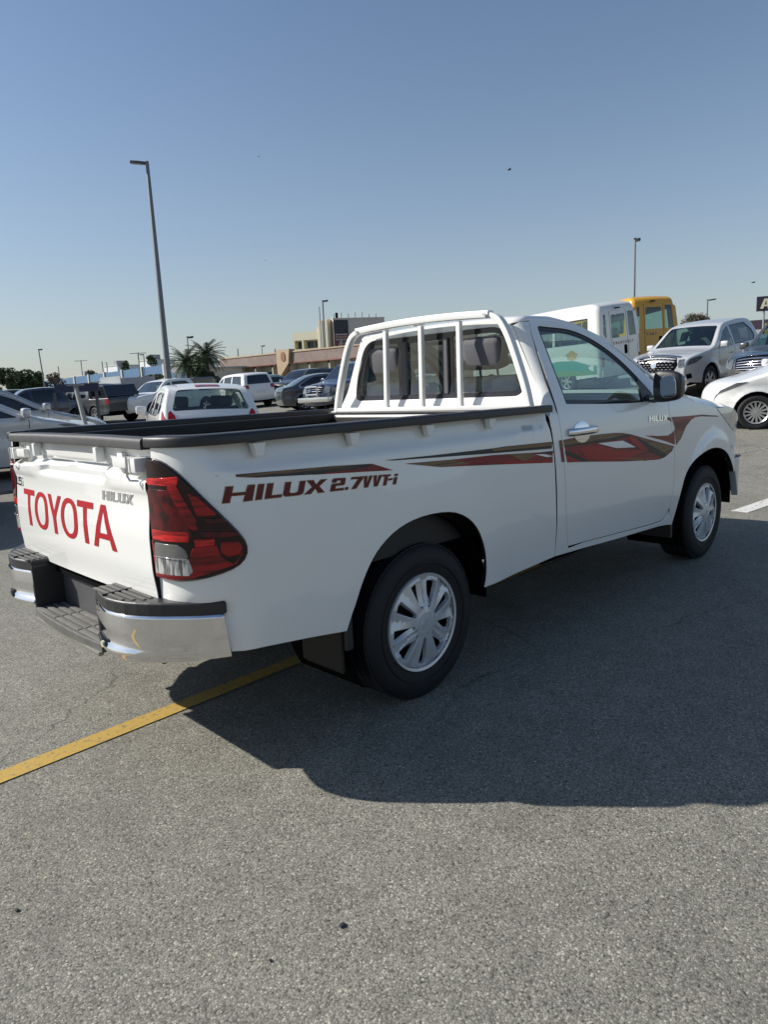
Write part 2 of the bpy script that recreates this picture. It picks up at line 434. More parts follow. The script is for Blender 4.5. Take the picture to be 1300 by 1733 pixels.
def plan(s, y):
    """plan path round the rear corner; s = x on the flank"""
    if s >= CX: return s, -y
    a = (CX-s)/.2355; p = 2.35
    a = min(a, PI/2)
    c, k = max(0, math.cos(a)), max(0, math.sin(a))
    return CX-CA*k**(2/p), -(CY+(y-CY)*c**(2/p))
def bed_S(s, z):
    y = Yt(max(s, -1.0), z)
    # long scooped recess under the rail
    y -= .034*sstep(.70, .655, z)*sstep(-.90, -1.02, s)
    rec = .034*sstep(1.108, 1.136, z)*sstep(-1.0, -.90, s-.25*max(0, 1.16-z))*(1-sstep(.78, .95, s))
    # rear flank tucks in a little towards the bottom behind the wheel
    x, yy = plan(s, y-rec)
    return (x, yy, z)
def cab_S(s, z): return (s, -Yt(s, z), z)

arch_r = [(-.475, .447), (-.455, .50), (-.432, .55), (-.405, .615), (-.372, .668), (-.335, .715), (-.285, .757), (-.215, .795), (-.13, .818), (-.03, .828), (.09, .823), (.18, .803), (.262, .76), (.318, .705), (.355, .64), (.378, .575), (.391, .51), (.393, .46), (.386, .415)]
bedside = [(-1.228, .60), (-1.10, .575), (-.97, .511)]+chaikin(arch_r, 1)+[(.50, .415), (1.0, .436), (.985, .62), (.968, .808), (.963, .93), (.956, 1.035), (.945, 1.10), (.925, 1.150), (.93, 1.192), (-1.205, 1.192), (-1.222, 1.0), (-1.229, .8)]
bs = sheet('bed_side', bedside, bed_S, WHITE, truck, out=lambda p: (p.x+.2 if p.x < -.95 else 0, p.y, 0), grid=(.035, .03), lip=SEAM, depth=.014, bev=.002)
mirror(bs)

# decals on the flank ------------------------------------------------
def streak_mat(name, seed, stops, scale):
    m = bpy.data.materials.new(name); m.use_nodes = True; n = m.node_tree.nodes; l = m.node_tree.links; b = n['Principled BSDF']
    tc = n.new('ShaderNodeTexCoord'); mp = n.new('ShaderNodeMapping'); mp.inputs['Scale'].default_value = scale; mp.inputs['Location'].default_value = (seed, 0, seed*.37)
    mp.inputs['Rotation'].default_value = (0, .05, 0)
    t = n.new('ShaderNodeTexNoise'); t.inputs['Scale'].default_value = 1; t.inputs['Detail'].default_value = 3; t.inputs['Roughness'].default_value = .6
    cr = n.new('ShaderNodeValToRGB'); cr.color_ramp.elements.remove(cr.color_ramp.elements[0]); cr.color_ramp.elements[0].position = stops[0][0]; cr.color_ramp.elements[0].color = (*stops[0][1], 1)
    for p, c in stops[1:]:
        e = cr.color_ramp.elements.new(p); e.color = (*c, 1)
    l.new(tc.outputs['Object'], mp.inputs['Vector']); l.new(mp.outputs['Vector'], t.inputs['Vector']); l.new(t.outputs['Fac'], cr.inputs['Fac']); l.new(cr.outputs['Color'], b.inputs['Base Color'])
    b.inputs['Roughness'].default_value = .45; b.inputs['Coat Weight'].default_value = .25; b.inputs['Specular IOR Level'].default_value = .3; return m
NAVY, WINE, GOLD, RED = (.010, .012, .022), (.16, .008, .010), (.20, .115, .04), (.36, .008, .010)
ST_DARK = streak_mat('stripe_navy_gold', 1.3, [(.38, NAVY), (.52, (.03, .02, .02)), (.60, GOLD), (.66, (.05, .02, .015))], (1.6, 1, 42))
ST_RED = streak_mat('stripe_red_gold', 4.1, [(.30, (.03, .012, .015)), (.42, WINE), (.52, RED), (.60, GOLD), (.66, WINE)], (1.3, 1, 34))
ST_GOLD = streak_mat('stripe_gold', 2.2, [(.35, (.05, .02, .015)), (.46, GOLD), (.60, (.16, .09, .04)), (.66, WINE)], (1.3, 1, 36))
LET_RED = mat('decal_red_letters', (.115, .006, .008), .45, coat=.15, spec=.3)
LET_EDGE = mat('decal_gold_edge', (.26, .16, .05), .45, coat=.15, spec=.3)
RED_TG = mat('red_vinyl', (.36, .006, .013), .5, spec=.25)
OR = (0, -1, 0)
def decal(name, poly, m, off=.0012, S=bed_S, grid=.08): return sheet(name, poly, S, m, truck, out=OR, grid=grid, depth=0, off=off)
# grid-free prints float 1 mm proud of the paint
ST_WINE = streak_mat('stripe_wine', 7.7, [(.34, (.05, .006, .008)), (.48, (.17, .008, .010)), (.58, (.26, .010, .012)), (.66, (.12, .008, .01))], (1.1, 1, 60))
D_BLACK = mat('stripe_black', (.012, .010, .012), .45, coat=.2, spec=.3); D_RED = mat('stripe_red', (.33, .008, .010), .45, coat=.2, spec=.3)
D_WHITE = mat('decal_white_gap', (.80, .80, .77), .32, coat=.9)
decal('side_stripe', [(-.963, 1.098), (-.83, 1.076), (-.196, 1.029), (-.305, 1.066), (-.493, 1.078)], ST_DARK)
decal('side_stripe', [(-.305, 1.066), (-.196, 1.029), (-.30, 1.037), (-.60, 1.058), (-.34, 1.054)], ST_WINE, off=.0022)
decal('side_stripe', [(-.235, 1.072), (-.192, 1.066), (.444, 1.033), (.944, 1.009), (.955, 1.043), (.548, 1.055), (.447, 1.055), (.067, 1.063)], D_BLACK)
decal('side_stripe', [(.447, 1.054), (.948, 1.041), (.946, 1.024), (.456, 1.042)], ST_GOLD, off=.0022)
decal('side_stripe', [(-.124, 1.047), (.087, 1.010), (.458, .980), (.943, .938), (.952, .993), (.818, 1.002), (.465, 1.024), (.157, 1.034)], ST_WINE)
decal('side_stripe', [(-.124, 1.046), (.087, 1.011), (.292, 1.004), (.157, 1.032)], ST_GOLD, off=.0022)
decal('side_stripe', [(.577, 1.014), (.743, 1.005), (.817, .992), (.69, .972), (.621, .998)], ST_GOLD, off=.0022)
decal('side_stripe', [(.55, .985), (.72, .972), (.945, .952), (.943, .940), (.5, .979)], D_RED, off=.0022)
decal('side_stripe', [(.792, .994), (.868, .989), (.952, .970), (.892, .971)], D_WHITE, off=.003)
decal('side_stripe', [(.85, 1.000), (.95, .997), (.952, .985), (.86, .992)], D_BLACK, off=.003)

# lettering "HILUX 2.7VVT-i" on the flank, narrowing to the front like the print does
def flank_S(u, v):
    # quad: u 0..7.35
    t = u/7.3
    x = lerp(-.948, -.183, t); zb = lerp(1.010, .974, t); h = lerp(.050, .038, t)
    return bed_S(x, zb+v*h)
hil = [('H', 0, .86, .21, .16), ('I', 1.00, .21, .21, .2), ('L', 1.35, .62, .21, .17), ('U', 2.05, .80, .21, .17), ('X', 2.92, .86, .22, .2), ('2', 4.05, .58, .18, .16), ('.', 4.72, .12, .12, .12), ('7', 4.92, .54, .17, .16), ('V', 5.52, .40, .13, .2), ('V', 6.00, .40, .13, .2), ('T', 6.46, .38, .14, .15), ('-', 6.80, .18, .15, .15), ('i', 7.08, .14, .14, .14)]
lettering('side_lettering', hil, flank_S, LET_RED, truck, thick=.0006, slant=.18, out=OR, off=.0016)
hil_big = [(c, x-.028, w+.056, t+.056, th+.05) for c, x, w, t, th in hil]
def flank_B(u, v): return flank_S(u, -.05+v*1.1)
lettering('side_lettering', hil_big, flank_B, LET_EDGE, truck, thick=.0004, slant=.18, out=OR, off=.0008)

# hooks under the rail
def hook(x):
    y = Yt(x, 1.16)
    m = MB(); pr = [(-.026, 1.190), (.026, 1.190), (.017, 1.150), (.010, 1.142), (-.008, 1.142), (-.016, 1.150)]
    m.prism([(x+a, z) for a, z in pr], -(y-.024), -(y+.006), lambda u, v, w: (u, w, v))
    o = m.build('rope_hook', WHITE_GUARD, truck); b = o.modifiers.new('b', 'BEVEL'); b.width = .003; b.segments = 2; return o
for x in (-.80, -.375, .05, .475): h = hook(x); mirror(h).modifiers.new('b', 'BEVEL').width = .003

# black rail caps
sec = rpoly([(-.012, -.019), (.075, -.019), (.075, .016), (-.012, .016)], [.004, .004, .014, .014], 4)
def rail_path(y0):
    P = [(.958, -y0, 1.211), (.3, -y0, 1.213), (-.4, -y0, 1.213)]
    for k in range(13):
        s = CX-.37*k/12; x, y = plan(s, y0); P.append((x, y, 1.213))
    return P
rp = rail_path(.866); rp[-1] = (rp[-1][0]+.0, -.662, 1.213)
MBr = MB().sweep([(x, y, z) for x, y, z in rp], [(a, b) for a, b in sec])
rail = MBr.build('bed_rail', BLACKP, truck, smooth=True); mirror(rail)
MB().sweep([(-1.101, -.654, 1.210), (-1.104, -.3, 1.214), (-1.104, .3, 1.214), (-1.101, .654, 1.210)], [(a, b-.003) for a, b in rpoly([(-.012, -.021), (.06, -.021), (.06, .016), (-.012, .016)], [.004, .004, .014, .014], 4)]).build('tailgate_cap', mat('faded_black_plastic', (.055, .055, .056), .55, var=.35, vscale=18, bump=.2, bscale=500), truck, smooth=True)

# tailgate -----------------------------------------------------------
def tg_S(u, z):
    """u = -y: 0 right .. ; pressed recess near the top, crown and slight rake"""
    y = u; x = -1.104-.012*(1-(y/.65)**2)-.012*sstep(1.02, .88, z)+.010*sstep(.80, .68, z)
    zt = lerp(1.105, 1.085, abs(y)/.65)
    # upper ledge: the metal steps in towards the cap
    x += .030*sstep(zt, zt+.022, z)
    # central handle scoop (trapezoid)
    wl = sstep(.36, .29, abs(y+.02)+ .6*max(0, z-1.06)); x += .028*wl*sstep(1.055, 1.078, z)*(1-sstep(1.118, 1.130, z))
    # soft side pockets below the latches
    x -= .007*sstep(.30, .42, abs(y))*sstep(1.03, 1.06, z)*(1-sstep(zt-.01, zt+.01, z))
    # horizontal break
    x += .006*sstep(1.075, 1.045, z)*0
    return (x, y, z)
tg = sheet('tailgate', rpoly([(-.6525, .676), (.6525, .676), (.6525, 1.190), (-.6525, 1.190)], .008), tg_S, WHITE, truck, out=(-1, 0, 0), grid=(.03, .012), lip=SEAM, depth=.035, bev=.002)
toy = []
def tg_letters(u, v):
    # u 0..5.35 along y from left (+) to right (-)
    t = u/5.62
    y = lerp(.547, -.412, t); return Vector(tg_S(y, lerp(.820, .980, v)))
toy = [('T', 0, .84, .19, .15), ('O', .88, .96, .185, .12), ('Y', 1.84, .88, .19, .15), ('O', 2.72, .98, .185, .12), ('T', 3.70, .86, .20, .15), ('A', 4.50, 1.12, .20, .13)]
lettering('tailgate_lettering', toy, tg_letters, RED_TG, truck, thick=.0006, out=(-1, 0, 0), off=.0012)
def badge_S(y0, y1, z0, z1, U):
    return lambda u, v: Vector(tg_S(lerp(y0, y1, u/U), lerp(z0, z1, v)))
bl = [('H', 0, .7, .2, .17), ('I', .82, .2, .2, .2), ('L', 1.14, .6, .2, .17), ('U', 1.84, .7, .2, .17), ('X', 2.62, .78, .22, .17)]
lettering('chrome_badge', bl, badge_S(-.315, -.545, 1.000, 1.034, 3.4), CHROME, truck, thick=.003, out=(-1, 0, 0), slant=.12)
bl2 = [('L', 0, .6, .2, .17), ('S', .75, .6, .2, .17)]
lettering('chrome_badge', bl2, badge_S(.632, .558, .992, 1.030, 1.35), CHROME, truck, thick=.006, out=(-1, 0, 0))
# latches and hooks on the tailgate ledge
for y in (-.30, .335):
    MB().box(-1.120, -1.088, y-.013, y+.013, 1.132, 1.186, .004).build('tailgate_hook', WHITE_GUARD, truck, smooth=True)
for sg in (-1, 1):
    m = MB().box(-1.122, -1.072, sg*.50-.05, sg*.50+.05, 1.122, 1.158, .006).box(-1.130, -1.07, sg*.60-.035, sg*.60+.035, 1.112, 1.160, .006).box(-1.10, -1.07, sg*.46-.02, sg*.46+.02, 1.10, 1.170, .004)
    o = m.build('tailgate_latch', WHITE_GUARD, truck, smooth=True)
    P = [(-1.135, sg*.592, 1.165), (-1.138, sg*.592, 1.10), (-1.137, sg*.605, 1.088), (-1.12, sg*.63, 1.086)]
    MB().tube(P, .004, 6).build('latch_wire', CHROME, o)

# tail lights --------------------------------------------------------
def lamp_mat(name, col_, rough=.06, dark=(.02, .002, .003), scale=(6, 6, 60), emit=0):
    m = bpy.data.materials.new(name); m.use_nodes = True; n = m.node_tree.nodes; l = m.node_tree.links; b = n['Principled BSDF']
    tc = n.new('ShaderNodeTexCoord'); mp = n.new('ShaderNodeMapping'); mp.inputs['Scale'].default_value = scale
    w = n.new('ShaderNodeTexNoise'); w.inputs['Scale'].default_value = 1; w.inputs['Detail'].default_value = 2; cr = n.new('ShaderNodeValToRGB')
    cr.color_ramp.elements[0].color = (*col_, 1); cr.color_ramp.elements[1].color = (*dark, 1); cr.color_ramp.elements[0].position = .42; cr.color_ramp.elements[1].position = .62
    l.new(tc.outputs['Object'], mp.inputs['Vector']); l.new(mp.outputs['Vector'], w.inputs['Vector']); l.new(w.outputs['Fac'], cr.inputs['Fac']); l.new(cr.outputs['Color'], b.inputs['Base Color'])
    b.inputs['Roughness'].default_value = rough; b.inputs['Coat Weight'].default_value = .3; b.inputs['Specular IOR Level'].default_value = .4; b.inputs['Coat Roughness'].default_value = .02; return m
TL_SMOKE = mat('smoked_red_lens', (.010, .0005, .001), .06, coat=.2, spec=.4)
TL_RED = lamp_mat('red_lens', (.32, .004, .007), dark=(.10, .001, .003), scale=(5, 5, 75))
TL_BRIGHT = lamp_mat('bright_red_reflector', (.62, .018, .018), dark=(.26, .004, .006), scale=(16, 16, 150))
TL_DEEP = lamp_mat('deep_red_lens', (.10, .001, .003), dark=(.02, .0005, .001), scale=(30, 30, 24))
TL_CLEAR = lamp_mat('clear_reversing_lens', (.50, .50, .48), dark=(.10, .10, .10), scale=(70, 70, 14))
TL_BLACK = mat('tail_light_black', (.008, .004, .005), .2, coat=1)
tl_out = [(-1.228, .775), (-1.15, .768), (-1.05, .776), (-.95, .795), (-.905, .815), (-.888, .848), (-.900, .892), (-.955, .962), (-1.020, 1.035), (-1.075, 1.092), (-1.125, 1.132), (-1.17, 1.150), (-1.232, 1.156), (-1.231, 1.0)]
def tl_part(name, poly, m, off, parent, depth=.004, r=.012, bev=.003):
    return sheet(name, rpoly(poly, r), bed_S, m, parent, out=lambda p: (p.x+.9, p.y+.6, 0), grid=(.02, .03), depth=depth, off=off, bev=bev)
tl = sheet('tail_light', chaikin(tl_out, 1, True)[:], bed_S, TL_SMOKE, truck, out=lambda p: (p.x+.9, p.y+.6, 0), grid=(.02, .03), depth=.02, off=.014, bev=.008)
tl_part('lamp_lens', [(-1.222, 1.094), (-1.085, 1.100), (-1.095, 1.075), (-1.222, 1.078)], TL_BRIGHT, .0165, tl, r=.006)
tl_part('lamp_lens', [(-1.223, .895), (-1.223, 1.062), (-1.12, 1.058), (-1.08, .985), (-1.062, .905)], TL_DEEP, .0162, tl)
tl_part('lamp_lens', [(-1.13, 1.070), (-1.100, 1.082), (-1.045, .97), (-1.04, .93), (-1.066, .94)], TL_RED, .0172, tl, r=.008)
tl_part('lamp_lens', [(-1.219, .898), (-1.075, .896), (-1.070, .925), (-1.219, .929)], TL_BRIGHT, .0174, tl, r=.006)
tl_part('lamp_lens', [(-1.055, 1.048), (-1.028, 1.035), (-.975, .977), (-1.035, .978)], TL_RED, .0168, tl, r=.006)
tl_part('lamp_lens', [(-1.012, .966), (-.957, .962), (-.945, .950), (-1.010, .952)], TL_DEEP, .0168, tl, r=.004)
tl_part('lamp_lens', [(-1.03, .925), (-.925, .915), (-.912, .902), (-1.03, .908)], TL_DEEP, .0168, tl, r=.004)
tl_part('lamp_lens', [(-1.052, .902), (-.990, .900), (-.990, .882), (-1.050, .880)], TL_BRIGHT, .0168, tl, r=.004)
tl_part('lamp_lens', [(-1.06, .875), (-.985, .878), (-.975, .84), (-.945, .815), (-.93, .810), (-.905, .845), (-.93, .812), (-1.05, .785), (-1.10, .780), (-1.085, .82)], TL_RED, .0160, tl, r=.004)
tl_part('lamp_lens', [(-.968, .886), (-.918, .882), (-.905, .862), (-.915, .842), (-.952, .840), (-.970, .856)], TL_RED, .0168, tl, r=.006)
tl_part('reversing_lens', [(-1.219, .785), (-1.217, .842), (-1.081, .841), (-1.070, .800), (-1.083, .787)], TL_CLEAR, .018, tl, r=.004)
tl_part('reversing_lens', [(-1.217, .844), (-1.212, .885), (-1.115, .883), (-1.088, .868), (-1.081, .843)], mat('smoked_clear_lens', (.12, .12, .115), .08, coat=1, var=.5, vscale=18), .018, tl, r=.006)
tl_part('lens_divider', [(-1.217, .842), (-1.217, .8435), (-1.083, .8425), (-1.083, .841)], CHROME, .0222, tl, r=0, depth=.001, bev=.0005)
tl_part('reflector_strip', [(-1.222, .772), (-1.226, .892), (-1.219, .892), (-1.214, .783), (-1.06, .783), (-1.06, .776), (-1.15, .770)], TL_RED, .0165, tl, r=.002)
mirror(tl)

# bed interior -------------------------------------------------------
m = MB().box(-1.06, .925, -.66, .66, .66, .70)
m.box(.86, .925, -.74, .74, .70, 1.175)
for sg in (-1, 1):
    m.box(-.93, .86, min(sg*.74, sg*.80), max(sg*.74, sg*.80), .66, 1.19)
    m.box(-1.065, -.93, min(sg*.66, sg*.75), max(sg*.66, sg*.75), .66, 1.19)
    for k in range(24):
        x = -1.0+k*.08; m.box(x, x+.035, min(sg*.728, sg*.742), max(sg*.728, sg*.742), .72, 1.12)
    m.box(-.95, .90, min(sg*.72, sg*.76), max(sg*.72, sg*.76), 1.14, 1.20, .01)
m.build('bed_liner', LINER, truck)
MB().box(-1.038, -1.025, -.655, .655, .69, 1.185).build('tailgate_inner_panel', LINER, truck)
m = MB().box(.88, .965, -.79, .79, 1.165, 1.192, .006).box(.93, .965, -.80, .80, .60, 1.17, .004)
m.build('bed_header', WHITE_GUARD, truck, smooth=True)
MB().box(.875, .955, -.77, .77, 1.194, 1.206, .003).build('header_strip', BLACKP, truck)

# headboard guard ----------------------------------------------------
gx = .945
hoop = [(gx, -.757, 1.20), (gx, -.735, 1.30), (gx, -.690, 1.43), (gx, -.640, 1.56), (gx, -.610, 1.62), (gx, -.575, 1.672), (gx, -.53, 1.695), (gx, -.49, 1.703)]
full = chaikin(hoop+[(gx, 0, 1.722)]+[(x, -y, z) for x, y, z in hoop[::-1]], 2)
guard = MB().sweep(full, rpoly([(-.016, -.022), (.016, -.022), (.016, .022), (-.016, .022)], .006, 2), up=(1, 0, 0)).build('headboard_guard', WHITE_GUARD, truck, smooth=True)
top = [(gx-.003, -.515+k*.1289*.8, 1.7025+.0185*(1-(1-k/4)**2)) for k in range(9)]
top = [(gx-.003, lerp(-.515, .515, k/12), 1.704+.017*(1-(2*k/12-1)**2)) for k in range(13)]
MB().sweep(top, rpoly([(-.019, -.025), (.019, -.025), (.019, .025), (-.019, .025)], .006, 2), up=(1, 0, 0)).build('guard_top_bar', WHITE_GUARD, guard, smooth=True)
for y0, y1 in ((.268, .285), (-.020, -.012), (-.302, -.300)):
    MB().sweep([(gx-.002, y0, 1.69), (gx-.002, y1, 1.21)], rpoly([(-.014, -.014), (.014, -.014), (.014, .014), (-.014, .014)], .004, 2), up=(1, 0, 0)).build('guard_bar', WHITE_GUARD, guard, smooth=True)
MB().box(gx-.02, gx+.02, -.745, .745, 1.207, 1.232, .004).build('guard_lower_rail', WHITE_GUARD, guard, smooth=True)
for sg in (-1, 1):
    MB().box(gx-.035, gx+.03, sg*.765-.03, sg*.765+.03, 1.20, 1.212, .003).build('guard_foot', WHITE_GUARD, guard, smooth=True)
    MB().lathe([(0, -.003), (.008, -.003), (.010, .003), (0, .003)], 10, Matrix.Translation((gx-.036, sg*.498, 1.703)) @ Matrix.Rotation(PI/2, 4, 'Z')).build('guard_bolt', CHROME, guard)

# cab ---------------------------------------------------------------
RX = 1.035    # rear wall of the cab
def roof_edge(x): return sinterp(x, [.9, 1.03, 1.10, 1.36, 1.60, 1.90, 2.04, 2.17, 2.29, 2.60], [1.60, 1.652, 1.676, 1.682, 1.652, 1.562, 1.488, 1.412, 1.335, 1.13], .03)
# rear quarter (between bed and door)
door_rear = [(1.131, .468), (1.100, .57), (1.078, .69), (1.067, .80), (1.060, .923), (1.052, 1.02), (1.048, 1.109), (1.048, 1.16), (1.050, 1.221), (1.064, 1.35), (1.083, 1.50), (1.100, 1.60), (1.118, 1.645)]
def cabrear_S(s, z):
    """flank that rounds into the rear wall behind s < 1.12"""
    xr = RX-.03*sstep(1.35, 1.20, z); y = Yt(1.12, z) if s < 1.12 else Yt(s, z)
    r = .075
    if s >= xr+r: return (s, -y, z)
    a = (xr+r-s)/r
    if a <= PI/2: return (xr+r-r*math.sin(a), -(y-r+r*math.cos(a)), z)
    return (xr, -(y-r)+(a-PI/2)*r, z)
def rear_s(y, z):
    """s of a point of the rear wall at -y"""
    yt = Yt(1.12, z); r = .075; xr = RX-.03*sstep(1.35, 1.20, z)
    return xr+r-(PI/2*r+((yt-r)-y))
# below the belt the quarter follows the bed line, above it wraps round the rear
q_low = [(1.008, .437), (1.30, .425), (1.131-.006, .462)]
quarter = [(1.006, .436), (1.136, .452)]+[(x-.006, z) for x, z in door_rear]+[(1.125, 1.662), (1.05, 1.655), (.985, 1.63)]
# (outline in s; rear edge kept inside the bed gap)
quarter += [(.96, 1.60), (.955, 1.30), (.955, 1.20), (.962, 1.12), (.970, 1.035), (.985, .808), (.998, .62)]
cq = sheet('cab_rear_quarter', quarter, lambda s, z: cabrear_S(s, z) if z > 1.19 else (s, -Yt(s, z)+.0, z), WHITE, truck, out=lambda p: (p.x-1.3, p.y, 0), grid=(.02, .03), lip=SEAM, depth=.03, bev=.002)
mirror(cq)
# rear wall
RZ0 = 1.195
def rw_S(u, z):
    xr = RX-.03*sstep(1.35, 1.20, z)-.014*(1-(u/.7)**2)
    return (xr, u, z)
def yrear(z): return Yt(1.12, z)-.060
outl = [(-yrear(z), z) for z in (1.15, 1.25, 1.35, 1.45, 1.55, 1.61, 1.64)]+[(-.545, 1.668), (-.45, 1.68), (.45, 1.68), (.545, 1.668)]+[(yrear(z), z) for z in (1.64, 1.61, 1.55, 1.45, 1.35, 1.25, 1.15)]
win = rpoly([(-.672, 1.272), (.672, 1.272), (.640, 1.43), (.545, 1.648), (-.545, 1.648), (-.640, 1.43)], [.075, .075, .12, .10, .10, .12], 6)
sheet('cab_rear_wall', outl, rw_S, WHITE, truck, out=(-1, 0, 0), holes=[win], grid=(.06, .04), depth=.03, bev=.002)
# rear window: black border, three panes
def inset(P, d):
    c = Vector((sum(p[0] for p in P)/len(P), sum(p[1] for p in P)/len(P))); out = []
    m_ = len(P)
    for i in range(m_):
        a, b = Vector(P[i-1]), Vector(P[(i+1) % m_]); t = (b-a).normalized(); n = Vector((-t.y, t.x))
        p = Vector(P[i]); 
        if n.dot(c-p) < 0: n = -n
        out.append(tuple(p+n*d))
    return out
h1 = rpoly([(-.188, 1.302), (-.640, 1.302), (-.612, 1.43), (-.528, 1.617), (-.186, 1.622)][::-1], [.01, .08, .10, .05, .01], 5)
h2 = [(-.128, 1.302), (.186, 1.302), (.192, 1.610), (-.138, 1.610)]
h3 = rpoly([(.254, 1.302), (.640, 1.302), (.612, 1.43), (.528, 1.617), (.256, 1.615)], [.01, .05, .10, .08, .01], 5)
win2 = [(x*1.003, z) for x, z in win]
rwf = sheet('rear_window', win2, lambda u, z: (rw_S(u, z)[0]+.004, u, z), FRIT, truck, out=(-1, 0, 0), holes=[h1, h2, h3], grid=.08, depth=.012, bev=.001)
for h_ in (h1, h2, h3):
    d_ = .012 if h_ is h2 else .007
    sheet('window_pane', h_, lambda u, z, d_=d_: (rw_S(u, z)[0]+d_, u, z), GLASS_REAR, rwf, out=(-1, 0, 0), grid=.1, depth=0)
for y_ in (-.136, .194): MB().box(1.010, 1.034, y_-.016, y_+.016, 1.30, 1.615, .003).build('sliding_frame', mat('grey_window_channel', (.10, .10, .105), .4), rwf)
MB().box(1.012, 1.03, -.125, -.108, 1.43, 1.475, .003).build('window_catch', BLACKP, rwf)

# roof, rounded gutter strip, pillars
edgeP = []      # right side: from windscreen foot back to the rear corner, then across
for k in range(30): x = lerp(2.42, 1.14, k/29); edgeP.append((x, None))
V = []; N = []; rows = []
rr = .05
def edge_pt(x, z_, n_xy):
    return
path = []
for k in range(34):
    x = lerp(2.44, 1.12, k/33); z = roof_edge(x)-.010; path.append((Vector((x, -Yt(x, z), z)), Vector((0, -1))))
cz = 1.655
for k in range(1, 7):
    a = PI/2*k/6; z = roof_edge(1.12)-.010-.014*k/6; y = Yt(1.12, z); r = .085
    path.append((Vector((1.12-r*math.sin(a), -(y-r+r*math.cos(a)), z)), Vector((-math.sin(a), -math.cos(a)))))
rear_row = [(Vector((1.035-.012*(1-(yy/.6)**2), -yy, roof_edge(1.12)-.024+.002)), Vector((-1, 0))) for yy in (.45, .3, .15, .0)]
path += rear_row
half = path; full_path = half+[(Vector((p.x, -p.y, p.z)), Vector((n.x, -n.y))) for p, n in half[::-1][1:]]
V = []; F = []; NN = []
ns = 6
for p, n in full_path:
    for j in range(ns+1):
        a = PI/2*j/ns
        V.append(Vector((p.x-n.x*rr*(1-math.cos(a)), p.y-n.y*rr*(1-math.cos(a)), p.z+rr*.62*math.sin(a))))
        NN.append(Vector((n.x*math.cos(a), n.y*math.cos(a), math.sin(a)+.15)).normalized())
k0 = ns+1
normals = []
for i in range(len(full_path)-1):
    for j in range(ns):
        f = [i*k0+j, i*k0+j+1, (i+1)*k0+j+1, (i+1)*k0+j]; F.append(f); normals += [tuple(NN[q]) for q in f]
meshobj('roof_edge', V, F, WHITE, truck, normals=normals)
top_ring = [V[i*k0+ns] for i in range(len(full_path))]
def roof_z(x, y):
    w = Yt(x, roof_edge(x))-rr; t = clamp(abs(y)/max(.1, w)); zz = roof_edge(x)-.010+rr*.62
    if x < 1.13: zz -= .024*(1-sstep(1.03, 1.13, x))
    return zz+.030*(1-t*t)*(sstep(1.03, 1.25, x))
ro = [(p.x, p.y) for p in top_ring if p.x < 1.62]
sheet('roof', ro, lambda x, y: (x, y, roof_z(x, y)), WHITE, truck, out=(0, 0, 1), grid=(.05, .08), depth=.02, bev=.002)
ws = [(p.x, p.y) for p in top_ring if p.x > 1.60 and p.y < 0][::-1]
ws_poly = [(x, y) for x, y in ws]+[(x, -y) for x, y in ws[::-1]]
sheet('windscreen', ws_poly, lambda x, y: (x+.16*(1-(y/.8)**2)*sstep(1.6, 2.4, x), y, roof_z(x, y)-.006), GLASS_CLEAR, truck, out=(.5, 0, 1), grid=(.06, .1), depth=0)
MB().box(1.55, 1.66, -.56, .56, 1.625, 1.645).build('windscreen_header', TRIM, truck)

# doors -------------------------------------------------------------
door = door_rear+[(1.128, 1.668), (1.16, 1.676), (1.344, 1.680), (1.52, 1.662), (1.712, 1.618), (1.86, 1.563), (1.99, 1.489), (2.13, 1.405), (2.262, 1.312), (2.345, 1.235)]+[(2.352, 1.19), (2.350, 1.067), (2.375, .98), (2.400, .884), (2.414, .76), (2.416, .619), (2.408, .54), (2.385, .475), (2.345, .432), (2.29, .415), (2.1, .418), (1.7, .440), (1.3, .461)]
door = rpoly(door[:-0 or None], [.02]+[0]*11+[.0, .03, .02]+[0]*30, 4) if False else door
dwin = rpoly([(1.146, 1.222), (1.55, 1.203), (1.961, 1.190), (2.165, 1.200), (2.175, 1.235), (2.014, 1.405), (1.851, 1.517), (1.677, 1.592), (1.50, 1.632), (1.174, 1.642)], [.01, .2, .1, .02, .02, .2, .2, .2, .2, .03], 4)
dr = sheet('door', door, cab_S, WHITE, truck, out=OR, holes=[dwin], grid=(.05, .03), lip=SEAM, depth=.03, bev=.002)
dw_in = inset(dwin, .022)
wt = sheet('window_trim', [(lerp(x, 1.65, -.004), z) for x, z in dwin], lambda s, z: (s, -Yt(s, z)+.007, z), BLACKP, dr, out=OR, holes=[dw_in], grid=.1, depth=.012, bev=.002)
sheet('window_glass', [(x, z) for x, z in inset(dwin, .015)], lambda s, z: (s, -Yt(s, z)+.012, z), GLASS, dr, out=OR, grid=.1, depth=0)
sheet('mirror_triangle', [(2.02, 1.195), (2.168, 1.198), (2.172, 1.235), (2.075, 1.335), (2.06, 1.335)], lambda s, z: (s, -Yt(s, z)+.002, z), BLACKP, dr, out=OR, grid=0, depth=.01)
# handle with cup
cup = ell(1.25, 1.070, .085, .056, 28)
def cup_S(s, z):
    d = math.hypot((s-1.25)/.085, (z-1.070)/.056); return (s, -Yt(s, z)-.003*max(0, 1-d**4), z)
sheet('handle_cup', cup, cup_S, CHROME, dr, out=OR, grid=.02, depth=.002, off=.003, bev=.002)
hp = []
for k in range(13):
    t = k/12; x = lerp(1.106, 1.396, t); hp.append((x, -Yt(x, 1.08)-.006-.032*math.sin(PI*t)**.5, 1.077))
MB().sweep(hp, ell(0, 0, .011, .020, 12), up=(0, 0, 1)).build('door_handle', CHROME, dr, smooth=True, angle=50)
